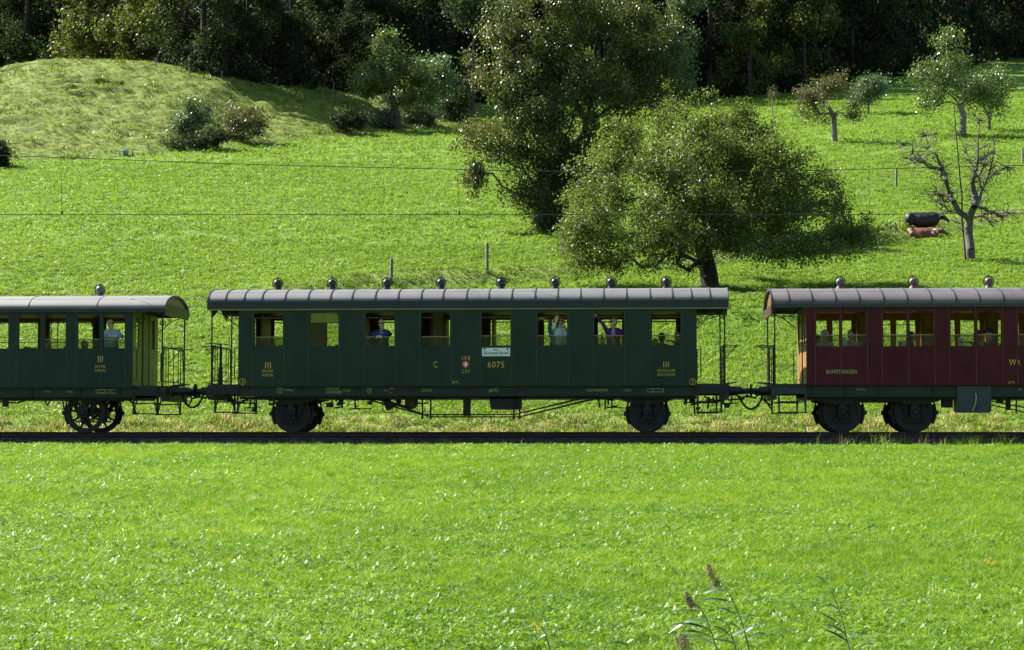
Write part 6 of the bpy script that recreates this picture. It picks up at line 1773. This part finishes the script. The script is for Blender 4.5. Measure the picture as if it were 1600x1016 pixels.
def ground_pts(strata, seed, keep=None, xlim=None):
    rng = np.random.default_rng(seed); out = []; sz = []
    for y0, y1, den, s in strata:
        a = -.3173 * y1 - 1.2 - .02 * y1; b = .195 * y1 + 1.2 + .02 * y1
        n = int((b - a) * (y1 - y0) * den); x = rng.uniform(a, b, n); y = rng.uniform(y0, y1, n)
        ok = (x > -.3173 * y - 1.2 - .02 * y) & (x < .195 * y + 1.2 + .02 * y)
        if keep is not None: ok &= keep(x, y, rng)
        x, y = x[ok], y[ok]; out.append(np.stack([x, y, terr(x, y)], 1)); sz.append(s * rng.uniform(.7, 1.35, len(x)))
    return np.concatenate(out), np.concatenate(sz)
G = np.random.default_rng(9)
gr_stops = [(0.0, (0.065, 0.150, 0.009)), (0.45, (0.118, 0.240, 0.012)), (0.8, (0.165, 0.295, 0.018)), (1.0, (0.21, 0.31, 0.045))]
m_grass = leaf_mat("meadow_blade", gr_stops, 0.46, 0.45, 0.36, tcol=(1.6, 1.45, .4), patch=1.5, pscale=.30, use_random=True)
m_clover = leaf_mat("clover_leaf", [(0.0, (0.07, 0.165, 0.014)), (0.5, (0.115, 0.235, 0.018)), (1.0, (0.17, 0.30, 0.035))], 0.40, 0.48, 0.40, tcol=(1.6, 1.4, .4), patch=1.0, pscale=.4, use_random=True)
m_straw = leaf_mat("straw_blade", [(0.0, (0.14, 0.22, 0.03)), (0.45, (0.28, 0.32, 0.08)), (0.8, (0.50, 0.43, 0.22)), (1.0, (0.66, 0.57, 0.40))], 0.3, 0.5, 0.3, tcol=(1.2, 1.1, .6), patch=1.2, pscale=.9, use_random=True)
m_hillg = leaf_mat("hill_blade", [(0.0, (0.095, 0.165, 0.022)), (0.5, (0.135, 0.228, 0.030)), (1.0, (0.185, 0.275, 0.055))], 0.44, 0.5, 0.22, tcol=(1.5, 1.45, .6), patch=1.4, pscale=.10, use_random=True)
m_roughg = leaf_mat("rough_blade", [(0.0, (0.07, 0.11, 0.015)), (0.5, (0.14, 0.20, 0.028)), (1.0, (0.20, 0.25, 0.05))], 0.35, 0.45, 0.4, tcol=(1.3, 1.3, .4), patch=1.4, pscale=.25, use_random=True)
tu = [proto("tuft", tris_blades(44, .085, .10, .0046, G), m_grass), proto("tuft", tris_blades(40, .11, .09, .0044, G, .7), m_grass), proto("tuft", tris_clover(20, .075, .10, .0125, G), m_clover), proto("tuft", tris_blades(34, .10, .12, .006, G, .9, .7), m_grass)]
p, s = ground_pts([(15.2, 20, 330, .85), (20, 27, 230, .95), (27, 36, 150, 1.1), (36, 48.2, 105, 1.25), (48.2, 49.6, 90, .95), (49.3, 50.0, 30, 1.2)], 1)
scatter("meadow_grass", "bright green short meadow grass filling the foreground", p, s, tu)
cl = [proto("clover", tris_clover(28, .085, .13, .0155, G), m_clover), proto("clover", tris_clover(18, .095, .10, .021, G), m_clover)]
def patch(x, y, r): return fbm(x * .35, y * .22, 61, 3) + .15 * r.normal(size=len(x))  > -.05
p, s = ground_pts([(15.2, 20, 160, .85), (20, 27, 110, .9), (27, 36, 75, 1.0), (36, 49, 50, 1.1)], 2, patch)
scatter("clover_patches", "paler clover and herb patches in the foreground meadow", p, s, cl)
# weeds at the track side
wd = [proto("weed", tris_blades(14, .20, .10, .006, G, .6, .4, .5), m_grass), proto("weed", tris_blades(7, .24, .08, .005, G, .5, .3, .5), m_straw)]
p, s = ground_pts([(49.2, 50.9, 34, .75)], 3, lambda x, y, r: r.random(len(x)) < np.clip(.34 + 1.0 * vnoise(x * .5, y * 0, 71) + .5 * sstep(4, 7, x), .08, 1))
s = s * np.where(p[:, 0] > 4.5, 1.75, 1.0)
scatter("track_weeds", "sparse weeds and pale stalks along the foot of the track", p, s, wd)
dr = [proto("straw", tris_blades(30, .16, .20, .014, G, 1.2, .7), m_straw), proto("straw", tris_blades(24, .14, .22, .016, G, 1.3, .8), m_hillg), proto("straw", tris_blades(26, .10, .22, .016, G, 1.4, .9), m_straw)]
p, s = ground_pts([(54.5, 58.6, 60, 1.0)], 4, lambda x, y, r: r.random(len(x)) < np.clip(.95 - (y - 54.5) / 3.4, 0, 1) * np.clip(.75 + 1.6 * fbm(x * .35, y * .6, 88, 3), .12, 1))
scatter("bank_grass", "rough straw-coloured grass on the bank behind the rails", p, s, dr)
hg = [proto("hill_tuft", tris_blades(26, .085, .20, .016, G, .9, .6), m_hillg), proto("hill_tuft", tris_clover(14, .07, .22, .030, G), m_hillg), proto("hill_tuft", tris_blades(22, .075, .24, .020, G, 1.1, .7), m_hillg)]
def lawn(x, y, r): return (y < hill_Y(x) - .3) | (x > -12.5)
p, s = ground_pts([(55.2, 72, 46, .95), (72, 95, 25, 1.1), (95, 135, 11, 1.35), (135, 205, 3.6, 1.9)], 5, lambda x, y, r: lawn(x, y, r) & (y < wood_edge(x)) & ((y > 57.5) | (r.random(len(x)) < .5)))
scatter("hillside_grass", "mown green grass of the sloping meadow behind the train", p, s, hg)
rg = [proto("rough_tuft", tris_blades(22, .20, .28, .035, G, 1.0, .6), m_roughg), proto("rough_tuft", tris_blades(16, .12, .30, .04, G, 1.2, .7), m_roughg)]
hillk = lambda x, y, r: (y > hill_Y(x)) & (x < -12.5) & (y < wood_edge(x))
p, s = ground_pts([(128, 182, 10.0, .5)], 6, hillk)
p2, s2 = ground_pts([(128, 182, 1.2, 1.5)], 7, lambda x, y, r: hillk(x, y, r) & (r.random(len(x)) < np.clip(.15 + 1.6 * fbm(x * .16, y * .3, 55, 3), 0, 1)))
p = np.concatenate([p, p2]); s = np.concatenate([s, s2])
scatter("rough_pasture_grass", "dull tussocky grass on the terraced hill at the left", p, s, rg)
# small yellow flowers
rng = np.random.default_rng(13); V = []; F = []
for c0, n in (((120, 709), 7), ((134, 712), 4), ((384, 704), 3), ((250, 702), 3), ((345, 826), 3), ((1142, 779), 3), ((1545, 875), 5), ((838, 975), 2), ((325, 790), 2), ((700, 735), 2), ((1500, 770), 2), ((1000, 720), 2)):
    for i in range(n):
        px, py = c0[0] + rng.normal() * 10, c0[1] + rng.normal() * 4
        d = ray(px, py); ys = np.arange(15, 50, .05); t = ys / d.y; g = terr(d.x * t, ys); k = np.nonzero(CAM_Z + d.z * t > g + .12)[0]; k = k[-1] if len(k) else 0
        c = np.array([d.x * t[k], ys[k], g[k] + .12]); n0 = len(V); r = .022
        for j in range(6): a = 6.283 * j / 6; V.append(tuple(c + np.array([r * math.cos(a), r * .5 * math.sin(a), r * .8 * math.sin(a)])))
        F.append([n0, n0 + 1, n0 + 2, n0 + 3, n0 + 4, n0 + 5])
o = link("meadow_flowers", fast_mesh("meadow_flowers", V, F, [mat("flower_yellow", (.75, .55, .02), .6)])); tag(o, "scattered small yellow flowers in the foreground meadow", "flowers", None, "stuff")
